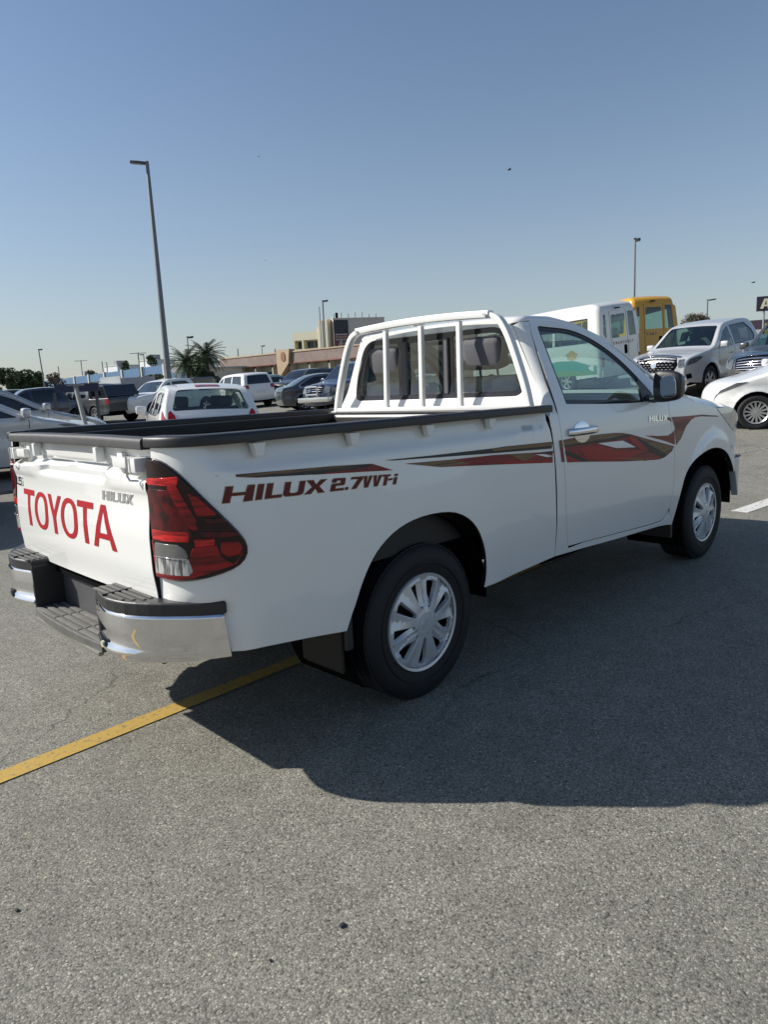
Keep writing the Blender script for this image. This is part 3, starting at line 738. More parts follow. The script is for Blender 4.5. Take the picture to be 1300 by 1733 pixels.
# the big stripe on the door
def dd(poly, m, off=.0012): return sheet('door_stripe', poly, cab_S, m, dr, out=OR, grid=.08, depth=0, off=off)
dd([(1.060, 1.044), (1.232, 1.046), (1.455, 1.043), (1.60, 1.038), (1.697, 1.031), (1.811, 1.013), (1.956, .981), (2.168, .938), (2.398, .891), (2.36, .862), (2.253, .834), (2.18, .829), (2.103, .832), (1.691, .866), (1.35, .900), (1.080, .927)], ST_WINE)
dd([(1.060, 1.043), (1.232, 1.045), (1.455, 1.042), (1.697, 1.030), (1.747, 1.020), (1.57, 1.013), (1.336, 1.011), (1.062, 1.014)], ST_GOLD, .002)
dd([(1.062, 1.014), (1.336, 1.011), (1.57, 1.013), (1.747, 1.020), (1.824, 1.006), (1.617, .997), (1.357, .999), (1.064, 1.006)], D_BLACK, .002)
dd([(1.20, .988), (1.42, .984), (1.62, .935), (1.86, .918), (1.98, .900), (1.70, .872), (1.45, .893), (1.28, .925)], D_RED, .002)
dd([(1.75, 1.005), (1.83, 1.001), (1.90, .972), (2.02, .905), (1.90, .920), (1.80, .970)], D_RED, .0024)
dd([(1.402, .996), (1.691, .987), (1.850, .935), (1.611, .951)], D_WHITE, .003)
dd([(1.888, .990), (2.094, .946), (2.392, .888), (2.345, .861), (2.251, .853), (2.098, .902), (1.952, .952)], ST_GOLD, .002)
dd([(1.066, .986), (1.136, .970), (1.307, .906), (1.23, .912), (1.070, .966)], D_BLACK, .0024)
dd([(1.070, .966), (1.23, .912), (1.090, .924)], D_RED, .0022)
dd([(1.85, .995), (1.905, .984), (2.097, .911), (2.290, .848), (2.223, .833), (2.04, .894), (1.924, .953)], D_BLACK, .0026)
for k_ in range(3): dd([(1.50+.12*k_, .905-.014*k_), (1.82+.08*k_, .872-.014*k_), (1.95+.07*k_, .858-.008*k_), (1.82+.08*k_, .867-.014*k_)], LET_EDGE, .0028)
dd([(1.979, .994), (2.171, .976), (2.306, .968), (2.387, .985), (2.408, .995), (2.404, .902), (2.244, .940), (2.082, .972)], ST_WINE, .002)
dd([(2.208, 1.082), (2.345, 1.081), (2.357, 1.075), (2.372, 1.050), (2.335, 1.062)], ST_WINE, .002)
def db(u, v):
    x = lerp(2.045, 2.30, u/3.4); z = lerp(1.072, 1.108, v)-.008*u/3.4; return cab_S(x, z)
lettering('chrome_badge', bl, db, CHROME, dr, thick=.005, out=OR, slant=.1)
mirror(dr)
# stripe on the quarter
sheet('side_stripe', [(1.030, .932), (1.020, 1.006), (1.018, 1.044), (1.043, 1.043), (1.054, .930)], cab_S, ST_WINE, truck, out=OR, grid=0, depth=0, off=.004)
sheet('side_stripe', [(1.020, 1.010), (1.018, 1.044), (1.043, 1.043), (1.047, 1.008)], cab_S, ST_GOLD, truck, out=OR, grid=0, depth=0, off=.005)

# sill
sill = [(1.006, .436), (1.34, .422), (1.75, .402), (2.252, .382), (2.40, .368), (2.476, .355), (2.461, .397), (2.408, .447), (2.394, .462), (2.345, .424), (2.29, .408), (2.1, .411), (1.7, .433), (1.3, .454), (1.136, .452)]
si = sheet('sill', sill, lambda s, z: (s, -Yt(s, z)-.003*sstep(.43, .40, z), z), WHITE, truck, out=OR, grid=(.08, .02), lip=SEAM, depth=.04, bev=.002); mirror(si)
# front fender
arch_f = [(2.482, .353), (2.508, .43), (2.533, .507), (2.562, .60), (2.60, .676), (2.665, .738), (2.738, .778), (2.82, .803), (2.923, .819), (3.01, .825), (3.10, .822), (3.19, .808), (3.27, .783), (3.34, .747), (3.40, .700), (3.45, .65), (3.49, .60)]
fend = chaikin(arch_f, 1)+[(3.53, .685), (3.60, .70), (3.62, .78), (3.575, .86), (3.52, .905), (3.44, .925), (3.34, .985), (3.25, 1.045), (3.165, 1.098), (3.00, 1.124), (2.88, 1.142), (2.76, 1.168), (2.66, 1.200), (2.56, 1.236), (2.352, 1.243), (2.359, 1.19), (2.357, 1.067), (2.382, .98), (2.407, .884), (2.421, .76), (2.423, .619), (2.416, .54), (2.399, .486), (2.412, .452), (2.464, .402)]
fe = sheet('front_fender', fend, cab_S, WHITE, truck, out=lambda p: (max(0, p.x-3.3), p.y, 0), grid=(.04, .03), lip=SEAM, depth=.035, bev=.002)
sheet('fender_stripe', [(2.372, 1.081), (2.662, 1.072), (2.884, 1.068), (3.159, 1.044), (3.20, 1.034), (3.02, 1.046), (2.883, 1.056), (2.76, 1.056), (2.695, 1.045), (2.60, 1.008), (2.55, .970), (2.506, .932), (2.425, .896), (2.418, .971), (2.41, 1.020), (2.385, 1.060)], cab_S, ST_WINE, fe, out=OR, grid=.08, depth=0, off=.0014)
sheet('fender_stripe', [(2.418, .985), (2.56, .980), (2.506, .935), (2.430, .900)], cab_S, ST_GOLD, fe, out=OR, grid=.08, depth=0, off=.0026)
sheet('fender_stripe', [(2.70, 1.071), (2.884, 1.067), (3.159, 1.043), (3.20, 1.034), (2.95, 1.055)], cab_S, D_BLACK, fe, out=OR, grid=.08, depth=0, off=.0026)
sheet('headlight', rpoly([(3.175, 1.092), (3.27, 1.034), (3.36, .980), (3.455, .922), (3.54, .90), (3.66, .93), (3.64, 1.02), (3.50, 1.075), (3.32, 1.094)], .015), cab_S, mat('headlight_glass', (.45, .48, .50), .08, metal=.6, coat=1, var=.5, vscale=25), fe, out=lambda p: (max(0, p.x-3.3), p.y, 0), grid=(.03, .03), depth=.02, off=.004, bev=.004)
mirror(fe)
# bonnet
def hood_edge(x): return sinterp(x, [2.3, 2.56, 2.66, 2.76, 2.88, 3.0, 3.17, 3.32, 3.5, 3.64, 3.75], [1.246, 1.240, 1.204, 1.172, 1.146, 1.128, 1.102, 1.098, 1.080, 1.03, .97], .02)
def hood_S(x, t):
    """t -1..1 across"""
    xx = min(x, 3.62); w = Yt(xx, 1.15)-.012 if x < 3.3 else Yt(x, 1.05)-.012
    a = abs(t); zc = sinterp(x, [2.3, 2.6, 3.0, 3.3, 3.55, 3.7, 3.78], [1.285, 1.262, 1.222, 1.182, 1.125, 1.06, .98], .04); e = hood_edge(x)
    k = 1-(1-min(1, (1-a)/.16))**2.2
    z = lerp(e+.004, zc-.030*a*a, k)
    return (x+.05*(1-t*t)*sstep(3.2, 3.7, x), t*w, z)
sheet('bonnet', rpoly([(2.42, -1), (3.66, -1), (3.66, 1), (2.42, 1)], .03), hood_S, WHITE, truck, out=(0, 0, 1), grid=(.06, .05), depth=.02, bev=.003)
MB().box(2.30, 2.46, -.78, .78, 1.20, 1.235).build('cowl', BLACKP, truck)
# front end (not seen from here, but there)
front = [( -1, .50), (1, .50), (1, .70), (1, .93), (-1, .93)]
def nose_S(t, z):
    a = abs(t); x = 3.86-.24*a**2.6-.03*sstep(.7, 1.0, z); return (x, t*.70, z)
sheet('front_bumper_skin', [(-1, .45), (1, .45), (1, .90), (-1, .90)], nose_S, WHITE, truck, out=(1, 0, 0), grid=(.1, .08), depth=.03, holes=[[(-.55, .62), (.55, .62), (.60, .86), (-.60, .86)]])
MB().box(3.70, 3.76, -.45, .45, .60, 1.0).build('grille', mat('grille_black', (.02, .02, .02), .4), truck)
for k in range(4): MB().box(3.765, 3.80, -.42, .42, .66+.06*k, .675+.06*k, .004).build('grille_bar', CHROME, truck)
# chrome bumper end seen ahead of the wheel
def fb_S(s, z):
    x = s; y = Yt(3.42, .6)-.012-.20*(1-math.sqrt(max(0, 1-clamp((s-3.54)/.245)**2.2)))
    return (x, -y-.012, z)
fb = sheet('bumper_corner', rpoly([(3.515, .60), (3.585, .44), (3.60, .405), (3.765, .44), (3.770, .690), (3.50, .695), (3.465, .672)], .01), fb_S, mat('painted_chrome_reflection', (.62, .63, .64), .3, metal=.2, coat=.6), truck, out=lambda p: (max(0, p.x-3.4), p.y, 0), grid=(.02, .05), depth=.04, bev=.006)  # pale tone paints in the lit ground that the chrome would reflect
MB().box(3.52, 3.70, -.862, -.74, .696, .710, .004).build('bumper_pad', BLACKP, fb)
mirror(fb)

# wheel wells, chassis ----------------------------------------------
for xc, R_ in ((-.02, .43), (3.05, .46)):
    for sg in (-1, 1):
        m = MB(); V = []; n_ = 20
        for k in range(n_+1):
            a = lerp(-.10, PI+.55, k/n_); x = xc+R_*math.cos(a); z = .40+R_*.97*math.sin(a)
            V += [(x, sg*.86, z), (x, sg*.45, z)]
        m.add(V, [(2*k, 2*k+1, 2*k+3, 2*k+2) for k in range(n_)])
        V = [(xc+R_*math.cos(lerp(-.10, PI+.55, k/n_)), sg*.45, .40+R_*.97*math.sin(lerp(-.10, PI+.55, k/n_))) for k in range(n_+1)]; m.add(V, [list(range(n_+1))])
        m.build('wheel_well', DARK, truck, fix=False)
m = MB().box(-1.02, 3.6, -.46, -.36, .38, .52).box(-1.02, 3.6, .36, .46, .38, .52).box(-1.0, .95, -.74, .74, .58, .66).box(1.0, 2.5, -.78, .78, .38, .46).box(2.5, 3.6, -.42, .42, .34, .9)
m.tube([(0, -.72, .33), (0, .72, .33)], .045).ellipsoid((0, 0, .33), (.14, .16, .14)).tube([(2.4, .02, .42), (0, 0, .36)], .04).tube([(3.085, -.72, .33), (3.085, .72, .33)], .05)
m.tube([(2.5, .3, .34), (1.0, .32, .36), (.4, .30, .42), (-.2, .34, .56), (-.8, .5, .40), (-1.05, .55, .38)], .03)
m.tube([(.9, .34, .37), (.35, .34, .37)], .10)
m.build('chassis', DARK, truck)
# mud flaps
m = MB().sweep([(-.475, -.62, .50), (-.485, -.62, .32), (-.475, -.62, .262)], [(-.19, -.006), (.19, -.006), (.19, .006), (-.19, .006)], up=(1, 0, 0))
fl = MB().box(-.485, -.470, -.845, -.600, .272, .50, .004).box(-.476, -.462, -.835, -.61, .262, .285, .003).build('mud_flap', RUBBER, truck); mirror(fl)
fl = MB().box(-.472, -.435, -.862, -.845, .36, .50, .003).build('flap_edge', BLACKP, fl)
MB().box(2.470, 2.50, -.845, -.62, .262, .42, .004).build('mud_flap', BLACKP, truck)
MB().box(2.470, 2.50, .62, .845, .262, .42, .004).build('mud_flap', BLACKP, truck)

# wheels ------------------------------------------------------------
def tyre_prof(R_, w, rim, grooves=4):
    h = w/2; P = [(rim, -h*.82), (rim+.015, -h*.95), (rim+.04, -h*1.0), (lerp(rim, R_, .55), -h*1.06), (R_-.03, -h*1.0), (R_-.012, -h*.90), (R_-.004, -h*.80)]
    tread = []
    edges = [-h*.80]
    g = grooves
    if g:
        for k in range(g):
            c = lerp(-h*.56, h*.56, k/(g-1)); tread += [(R_-.001, c-.005), (R_-.009, c-.0035), (R_-.009, c+.0035), (R_-.001, c+.005)]
    return P+tread+[(r, -y) for r, y in P[::-1]]
def hubcap_mesh(name, R_, parent, side):
    """moulded nine-window cover: six wide flared blades, three narrow sunk ones"""
    o0 = math.radians(8)
    holes = []
    for k in range(9):
        c = 2*PI*k/9+o0; j = k % 3      # j=0 single window, 1 and 2 a pair with a narrow spoke between
        tw = {0: 0, 1: .055, 2: -.055}[j]; wo = {0: .165, 1: .20, 2: .20}[j]
        pts = [(.33, -.15), (.62, -wo*1.0), (.87, -wo*1.0), (.89, 0), (.87, wo*1.0), (.62, wo*1.0), (.33, .15), (.30, 0)]
        poly = [(R_*r*math.cos(c+tw+a), R_*r*math.sin(c+tw+a)) for r, a in pts]
        holes.append(rpoly(poly, [R_*.07, R_*.1, R_*.05, 0, R_*.05, R_*.1, R_*.07, 0], 4))
    def P(u, v):
        r = math.hypot(u, v)/R_; a = math.atan2(v, u)
        y = .016*(1-r*r)+.002*sstep(.30, .22, r)-.008*sstep(.95, 1.0, r)
        # the three narrow spokes lie lower
        for q in range(3):
            c = 2*PI*(3*q+1.5)/9+o0; d = abs((a-c+PI) % (2*PI)-PI)
            y -= .012*sstep(.16, .08, d)*sstep(.22, .40, r)*sstep(1.0, .88, r)
        # creased ridge along each wide blade
        for q in range(6):
            c = [0.5, 2.5, 3.5, 5.5, 6.5, 8.5][q]*2*PI/9+o0; d = abs((a-c+PI) % (2*PI)-PI)
            y -= .014*(1-clamp(d/.26))*sstep(.35, .95, r)
        return (u, -y, v)
    return sheet(name, ell(0, 0, R_, R_, 64), P, SILVER, parent, out=OR, holes=holes, grid=R_*.06, depth=.020, bev=.003)
def main_wheel(x, y, sg, rot=0):
    R_, w, rim = .343, .235, .206
    t = MB().lathe(tyre_prof(R_, w, rim, 4), 72).build('wheel', RUBBER, truck, smooth=True, angle=30)
    # sidewall rib, tread blocks along both shoulders
    rb = MB().lathe([(rim+.052, -w*.533), (rim+.055, -w*.541), (rim+.058, -w*.533)], 60)
    for k in range(76):
        a = 2*PI*k/76
        for s_ in (-1, 1):
            M_ = Matrix.Rotation(a, 4, 'Y'); rb.box(R_-.006, R_+.0004, s_*w*.36-.014, s_*w*.36+.014, -.0118, .0118, M=M_)
    rb.build('tyre_tread', RUBBER, t, kind='stuff')
    br = MB().lathe([(.0, .02), (rim, .02), (rim, -w*.40)], 40).build('rim', mat('steel_rim', (.045, .045, .05), .5, metal=.5), t)
    MB().lathe([(0, -.035), (.13, -.035), (.135, .0), (.13, .02)], 36).build('brake_disc', mat('brake_steel', (.12, .11, .10), .5, metal=.8), t, smooth=True)
    hc = hubcap_mesh('hubcap', .213, t, sg); hc.location = (0, -w*.47, 0)
    MB().lathe([(.204, -.002), (.216, -.006), (.2165, .006), (.206, .012)], 56).build('hubcap_rim', SILVER, hc, smooth=True)
    MB().lathe([(0, -.020), (.028, -.0195), (.031, -.016), (.032, .0)], 28).build('hub_centre', SILVER, hc, smooth=True)
    e = MB(); RINGS = [(.021, .013, 0), (.007, .0125, 0), (.013, .0055, .0062)]
    for a_, b_, z0 in RINGS:
        e.tube([(a_*math.cos(2*PI*k/20), -.0205, z0+b_*math.sin(2*PI*k/20)) for k in range(20)], .0016, 5, closed=True)
    e.build('hub_emblem', SILVER, hc, smooth=True)
    t.location = (x, -y*1.0, R_)
    t.rotation_euler = (0, rot, PI if sg > 0 else 0)
    if sg > 0: t.location = (x, y, R_)
    return t
WY = .719
for x, rot in ((0, -.30), (3.085, -.42)):
    main_wheel(x, WY, -1, rot); main_wheel(x, WY, 1, rot)

# mirrors -----------------------------------------------------------
def door_mirror():
    c = Vector((2.07, -.978, 1.284))
    # housing: rounded box, mirror face to the rear
    bm = bmesh.new(); bmesh.ops.create_cube(bm, size=1); bmesh.ops.subdivide_edges(bm, edges=bm.edges[:], cuts=5, use_grid_fill=True)
    for v in bm.verts:
        p = v.co.copy(); x, y, z = p.x*2, p.y*2, p.z*2
        q = Vector((x, y, z)); f = 1/max(1e-6, (abs(x)**4+abs(y)**4+abs(z)**4)**.25); q = q*f
        if q.x < 0: X = q.x*.035
        else: X = q.x*.115
        taper = 1-.35*max(0, q.x)**2
        v.co = Vector((X, q.y*.086*taper, q.z*.092*taper-.012*max(0, q.x)+.012*q.y*q.z))
    bm.verts.index_update()
    m = MB().add([v.co+c for v in bm.verts], [[v.index for v in f.verts] for f in bm.faces]); bm.free()
    o = m.build('door_mirror', BLACKP, truck, smooth=True, angle=60)
    mc = sheet('mirror_cover', rpoly([(-.92, -.55), (.92, -.62), (.9, .8), (-.9, .7)], .3, 5), lambda u, v: Vector((.052+.075*(1-.5*(u*u+v*v)), u*.078, v*.080))+c, CHROME, o, out=(1, 0, 0), grid=.2, depth=.01, bev=.004)
    g = rpoly([(-.066, -.066), (.028, -.069), (.034, .056), (-.056, .062)], .035, 5)
    sheet('mirror_glass', g, lambda u, v: (c.x-.036-.004, c.y+u, c.z+v), mat('mirror_silver', (.85, .88, .87), .0, metal=1), o, out=(-1, 0, 0), grid=0, depth=.003, bev=.002)
    MB().sweep([(2.10, -.835, 1.215), (2.10, -.88, 1.205), (2.09, -.93, 1.215)], ell(0, 0, .035, .022, 12)).build('mirror_arm', BLACKP, o, smooth=True)
    return o
dm = door_mirror(); mirror(dm)

# cabin -------------------------------------------------------------
MB().box(1.03, 2.4, -.74, .74, .50, .56).box(2.05, 2.36, -.72, .72, .56, 1.13).build('cabin_floor', TRIM, truck)
for y_ in (-.7875, .7875): MB().box(1.06, 2.38, y_-.0125, y_+.0125, .5, 1.17).build('door_lining', TRIM, truck)
MB().box(1.90, 2.36, -.74, .74, 1.05, 1.205, .03).ellipsoid((1.98, .36, 1.20), (.10, .20, .06)).build('dashboard', TRIM, truck, smooth=True)
def seat(y):
    s = MB().box(1.20, 1.72, y-.24, y+.24, .72, .88, .05).build('seat', SEATM, truck, smooth=True, angle=60)
    M_ = Matrix.Translation((1.22, y, .82)) @ Matrix.Rotation(-.2, 4, 'Y')
    MB().box(-.08, .06, -.24, .24, 0, .58, .05, M_).build('seat_back', SEATM, s, smooth=True, angle=60)
    MB().box(-.06, .04, -.13, .13, .62, .80, .035, M_).tube([(0, -.06, .5), (0, -.06, .68)], .007, 6, M=M_).tube([(0, .06, .5), (0, .06, .68)], .007, 6, M=M_).build('headrest', SEATM, s, smooth=True, angle=60)
seat(-.38); seat(.38)
sw = [(1.86+.07*math.cos(a)*.6, .38+.185*math.sin(a), 1.10+.165*math.cos(a)) for a in [2*PI*k/28 for k in range(28)]]
o = MB().tube(sw, .014, 8, closed=True).tube([(1.86, .38, 1.10), (2.0, .38, 1.04)], .03).box(1.845, 1.875, .20, .56, 1.085, 1.115, .01).build('steering_wheel', TRIM, truck, smooth=True)
MB().box(1.95, 1.99, -.11, .11, 1.475, 1.53, .015).build('interior_mirror', TRIM, truck)
# red reflector-orange cover hanging on the seat (seen through the rear window)
MB().box(1.03, 1.10, -.76, .76, .6, 1.26).build('rear_wall_lining', TRIM, truck)

# rear step bumper ---------------------------------------------------
def bump_plan(s):
    """s: 0 at the inner end (y=-.335) .. 1 at the outer tip; returns x, y"""
    P = [(-1.190, -.335), (-1.212, -.42), (-1.222, -.50), (-1.204, -.60), (-1.160, -.685), (-1.108, -.752), (-1.050, -.818), (-.980, -.874)]
    t = clamp(s)*(len(P)-1); i = min(int(t), len(P)-2); f = t-i
    p0 = P[max(0, i-1)]; p1 = P[i]; p2 = P[i+1]; p3 = P[min(len(P)-1, i+2)]
    return tuple(.5*((2*b)+(-a+c)*f+(2*a-5*b+4*c-d)*f*f+(-a+3*b-3*c+d)*f**3) for a, b, c, d in zip(p0, p1, p2, p3))
def bn(s):
    a, b = bump_plan(max(0, s-.01)), bump_plan(min(1, s+.01)); t = Vector((b[0]-a[0], b[1]-a[1])).normalized(); return Vector((t.y, -t.x)) if Vector((t.y, -t.x)).dot(Vector((a[0]+.6, a[1]))) > 0 else Vector((-t.y, t.x))
def chrome_S(s, z):
    x, y = bump_plan(s); n = bn(s); k = (z-.505)/.15
    d = -.020*sstep(.90, 1.02, k)+.004*sstep(1.0, .3, k)-.012*sstep(.10, -.12, k)-.016*math.exp(-((k-.30)/.20)**2)*(1-sstep(.15, .62, s))+.010*sstep(.22, .02, k)*(1-sstep(.3, .7, s))
    return (x+n.x*d, y+n.y*d, z)
ch_out = [(0, .516), (.04, .502), (.3, .494), (.45, .488), (.62, .488), (.80, .494), (1.0, .502), (.965, .648), (.80, .657), (.6, .655), (.4, .653), (.2, .654), (.02, .658), (.0, .64)]
chb = sheet('bumper_chrome', chaikin(ch_out[:7], 0)+ch_out[7:], chrome_S, CHROME, truck, out=lambda p: (p.x+.6, p.y+.3, 0), grid=(.04, .012), depth=.04, bev=.004)
# pad
def pad_solid(name, s0, s1, z0, z1, parent, m_):
    ou = [bump_plan(lerp(s0, s1, k/14)) for k in range(15)]
    inn = [(-1.10, min(-.33, max(y, -.80))) if x < -1.13 else (x+.03, max(y+.07, -.80)) for x, y in ou][::-1]
    inn = [(-1.085, max(y, -.70)) for x, y in ou if x < -1.10][::-1]
    tip = [(ou[-1][0], ou[-1][1]+.06)]
    poly = [(x+ .004, y+.004) for x, y in ou]+tip+inn
    o = MB().prism(poly, z0, z1).build(name, m_, parent); b = o.modifiers.new('b', 'BEVEL'); b.width = .010; b.segments = 3; b.limit_method = 'ANGLE'; b.angle_limit = .7
    return o
pads = []
p1 = pad_solid('bumper_pad', 0, 1, .645, .692, chb, BLACKP)
p2 = MB()
for k in range(5):
    x0 = -1.20+.024*k; p2.box(x0, x0+.013, -.64+.03*max(0, 2-k), -.345, .691, .696, .002)
p2.build('tread_rib', STEP, chb, smooth=True)
MB().box(-1.215, -1.09, -.470, -.462, .6905, .6975).build('pad_joint', SEAM, chb)
MB().box(-1.19, -1.00, -.348, -.330, .455, .668, .006).build('bumper_end_plate', BLACKP, chb)
MB().prism([(-1.10, -.34), (-1.13, -.50), (-1.10, -.66), (-1.02, -.76), (-1.0, -.5), (-1.0, -.34)], .52, .64).build('bumper_core', DARK, chb)
mirror(chb)
for o_ in [q for q in bpy.data.objects if q.name.startswith('bumper_pad') and not q.modifiers and q.parent and q.parent.name.startswith('bumper_chrome')]:
    b = o_.modifiers.new('b', 'BEVEL'); b.width = .01; b.segments = 3; b.limit_method = 'ANGLE'; b.angle_limit = .7
stp = MB().prism(rpoly([(-1.192, -.345), (-1.204, -.2), (-1.207, 0), (-1.204, .2), (-1.192, .345), (-1.0, .345), (-1.0, -.345)], .005), .446, .482).build('bumper_step', STEP, truck)
b = stp.modifiers.new('b', 'BEVEL'); b.width = .008; b.segments = 2
m = MB()
for k in range(6):
    x0 = -1.19+.032*k
    for y0, y1 in ((-.335, -.13), (-.12, .11), (.12, .335)): m.box(x0, x0+.020, y0, y1, .481, .487, .002)
m.build('tread_rib', mat('worn_step_ribs', (.17, .165, .15), .6, var=.4, vscale=20), stp, smooth=True)
MB().box(-1.205, -1.185, -.34, .34, .436, .452, .004).build('step_lip', mat('step_edge_metal', (.35, .34, .31), .35, metal=.7), stp)
MB().box(-1.065, -1.045, -.345, .345, .45, .628).build('bumper_back_plate', mat('grey_back_plate', (.075, .075, .078), .5), truck)
MB().box(-1.09, -.98, -.66, .66, .628, .668).build('bumper_beam', DARK, truck)
MB().tube([(-1.222, -.43, .512), (-1.20, -.43, .512)], .012, 12).build('bumper_stud', mat('stud_cream', (.5, .47, .35), .5), truck)
MB().box(-1.08, -1.04, -.72, -.70, .475, .52).build('bumper_bracket', DARK, truck)

# ================================================================== GROUND
def G(x, y):
    a = clamp(x-4, 0, 18); z = .0135*a**1.6*(1/(1+max(0, min(y, 60)-8)*.06))
    return z+.010*clamp(y-5, 0, 20)+.03*clamp(y-5, 0, 8)*(1-sstep(1, 6, x))
def asphalt_mat():
    m = bpy.data.materials.new('asphalt'); m.use_nodes = True; n = m.node_tree.nodes; l = m.node_tree.links; b = n['Principled BSDF']
    tc = n.new('ShaderNodeTexCoord')
    def noise(scale, det=4, rough=.55, w=None):
        t = n.new('ShaderNodeTexNoise'); t.inputs['Scale'].default_value = scale; t.inputs['Detail'].default_value = det; t.inputs['Roughness'].default_value = rough
        l.new(tc.outputs['Object'], t.inputs['Vector']); return t
    def ramp(src, stops):
        r = n.new('ShaderNodeValToRGB'); r.color_ramp.elements[0].position = stops[0][0]; r.color_ramp.elements[0].color = stops[0][1]
        r.color_ramp.elements[1].position = stops[1][0]; r.color_ramp.elements[1].color = stops[1][1]
        for p, c in stops[2:]:
            e = r.color_ramp.elements.new(p); e.color = c
        l.new(src, r.inputs['Fac']); return r
    def mix(a, b_, fac, mode='MIX'):
        x = n.new('ShaderNodeMix'); x.data_type = 'RGBA'; x.blend_type = mode
        if isinstance(fac, float): x.inputs['Factor'].default_value = fac
        else: l.new(fac, x.inputs['Factor'])
        for s_, v in (('A', a), ('B', b_)):
            if isinstance(v, tuple): x.inputs[s_].default_value = v
            else: l.new(v, x.inputs[s_])
        return x.outputs['Result']
    g = lambda v, w=.0: (v*(1+w), v, v*(1-w*1.6), 1)
    v1 = n.new('ShaderNodeTexVoronoi'); v1.inputs['Scale'].default_value = 185; l.new(tc.outputs['Object'], v1.inputs['Vector'])
    sep = n.new('ShaderNodeSeparateColor'); l.new(v1.outputs['Color'], sep.inputs['Color'])
    stones = ramp(sep.outputs['Red'], [(.0, g(.070, .02)), (1.0, g(.38, .02)), (.12, g(.15, .02)), (.5, g(.195, .02)), (.88, g(.245, .02))])
    edge = ramp(v1.outputs['Distance'], [(.40, (1, 1, 1, 1)), (.80, (.62, .62, .62, 1))])
    c = mix(stones.outputs['Color'], edge.outputs['Color'], 1.0, 'MULTIPLY')
    fine = ramp(noise(420, 2).outputs['Fac'], [(.35, g(.72)), (.65, g(1.26))])
    c = mix(c, fine.outputs['Color'], 1.0, 'MULTIPLY')
    mid = ramp(noise(7, 5, .6).outputs['Fac'], [(.3, g(.88)), (.7, g(1.10))]); c = mix(c, mid.outputs['Color'], 1.0, 'MULTIPLY')
    big = ramp(noise(.45, 5, .6).outputs['Fac'], [(.3, g(.84)), (.7, g(1.14))]); c = mix(c, big.outputs['Color'], 1.0, 'MULTIPLY')
    # scattered bright chips and dark bitumen spots
    v2 = n.new('ShaderNodeTexVoronoi'); v2.inputs['Scale'].default_value = 17; l.new(tc.outputs['Object'], v2.inputs['Vector'])
    chip = ramp(v2.outputs['Distance'], [(.055, (1, 1, 1, 1)), (.085, (0, 0, 0, 1))]); c = mix(c, g(.38, .06), chip.outputs['Color'])
    v3 = n.new('ShaderNodeTexVoronoi'); v3.inputs['Scale'].default_value = 11; mp = n.new('ShaderNodeMapping'); mp.inputs['Location'].default_value = (3.3, 1.7, 0); l.new(tc.outputs['Object'], mp.inputs['Vector']); l.new(mp.outputs['Vector'], v3.inputs['Vector'])
    pit = ramp(v3.outputs['Distance'], [(.035, (1, 1, 1, 1)), (.07, (0, 0, 0, 1))]); c = mix(c, g(.05), pit.outputs['Color'])
    # hairline cracks
    dn = noise(1.4, 6, .7)
    mpc = n.new('ShaderNodeMapping'); mpc.inputs['Scale'].default_value = (.55, .55, 0); ad = n.new('ShaderNodeVectorMath'); ad.operation = 'MULTIPLY_ADD'
    l.new(dn.outputs['Color'], ad.inputs[0]); ad.inputs[1].default_value = (.5, .5, 0); l.new(tc.outputs['Object'], ad.inputs[2]); l.new(ad.outputs[0], mpc.inputs['Vector'])
    v4 = n.new('ShaderNodeTexVoronoi'); v4.feature = 'DISTANCE_TO_EDGE'; v4.inputs['Scale'].default_value = 1; l.new(mpc.outputs['Vector'], v4.inputs['Vector'])
    crk = ramp(v4.outputs['Distance'], [(.0012, (1, 1, 1, 1)), (.003, (0, 0, 0, 1))]); msk = ramp(noise(.8, 3).outputs['Fac'], [(.46, (0, 0, 0, 1)), (.60, (1, 1, 1, 1))])
    ck = mix(crk.outputs['Color'], msk.outputs['Color'], 1.0, 'MULTIPLY'); c = mix(c, g(.07), ck)
    stain = ramp(noise(1.1, 3, .5).outputs['Fac'], [(.62, (1, 1, 1, 1)), (.72, (.80, .79, .78, 1))]); c = mix(c, stain.outputs['Color'], 1.0, 'MULTIPLY')
    c = mix(c, (1.15, 1.125, .97, 1), 1.0, 'MULTIPLY')
    l.new(c, b.inputs['Base Color'])
    b.inputs['Roughness'].default_value = .82; b.inputs['Specular IOR Level'].default_value = .35
    bp = n.new('ShaderNodeBump'); bp.inputs['Strength'].default_value = .4; bp.inputs['Distance'].default_value = .003
    iv = n.new('ShaderNodeMath'); iv.operation = 'SUBTRACT'; iv.inputs[0].default_value = 1; l.new(v1.outputs['Distance'], iv.inputs[1])
    l.new(iv.outputs[0], bp.inputs['Height']); l.new(bp.outputs['Normal'], b.inputs['Normal'])
    return m
ASPH = asphalt_mat()
def axis(lo, hi, step, far): return [-far, -600, -200, -80]+[lo+step*k for k in range(int((hi-lo)/step)+1)]+[120, 250, 600, far]
xs = axis(-40, 80, 1.0, 4000); ys = axis(-40, 80, 1.0, 4000)
V = [(x, y, G(x, y)) for y in ys for x in xs]; nx = len(xs)
F = [(j*nx+i, j*nx+i+1, (j+1)*nx+i+1, (j+1)*nx+i) for j in range(len(ys)-1) for i in range(nx-1)]
meshobj('ground', V, F, ASPH, None, smooth=True, kind='structure')
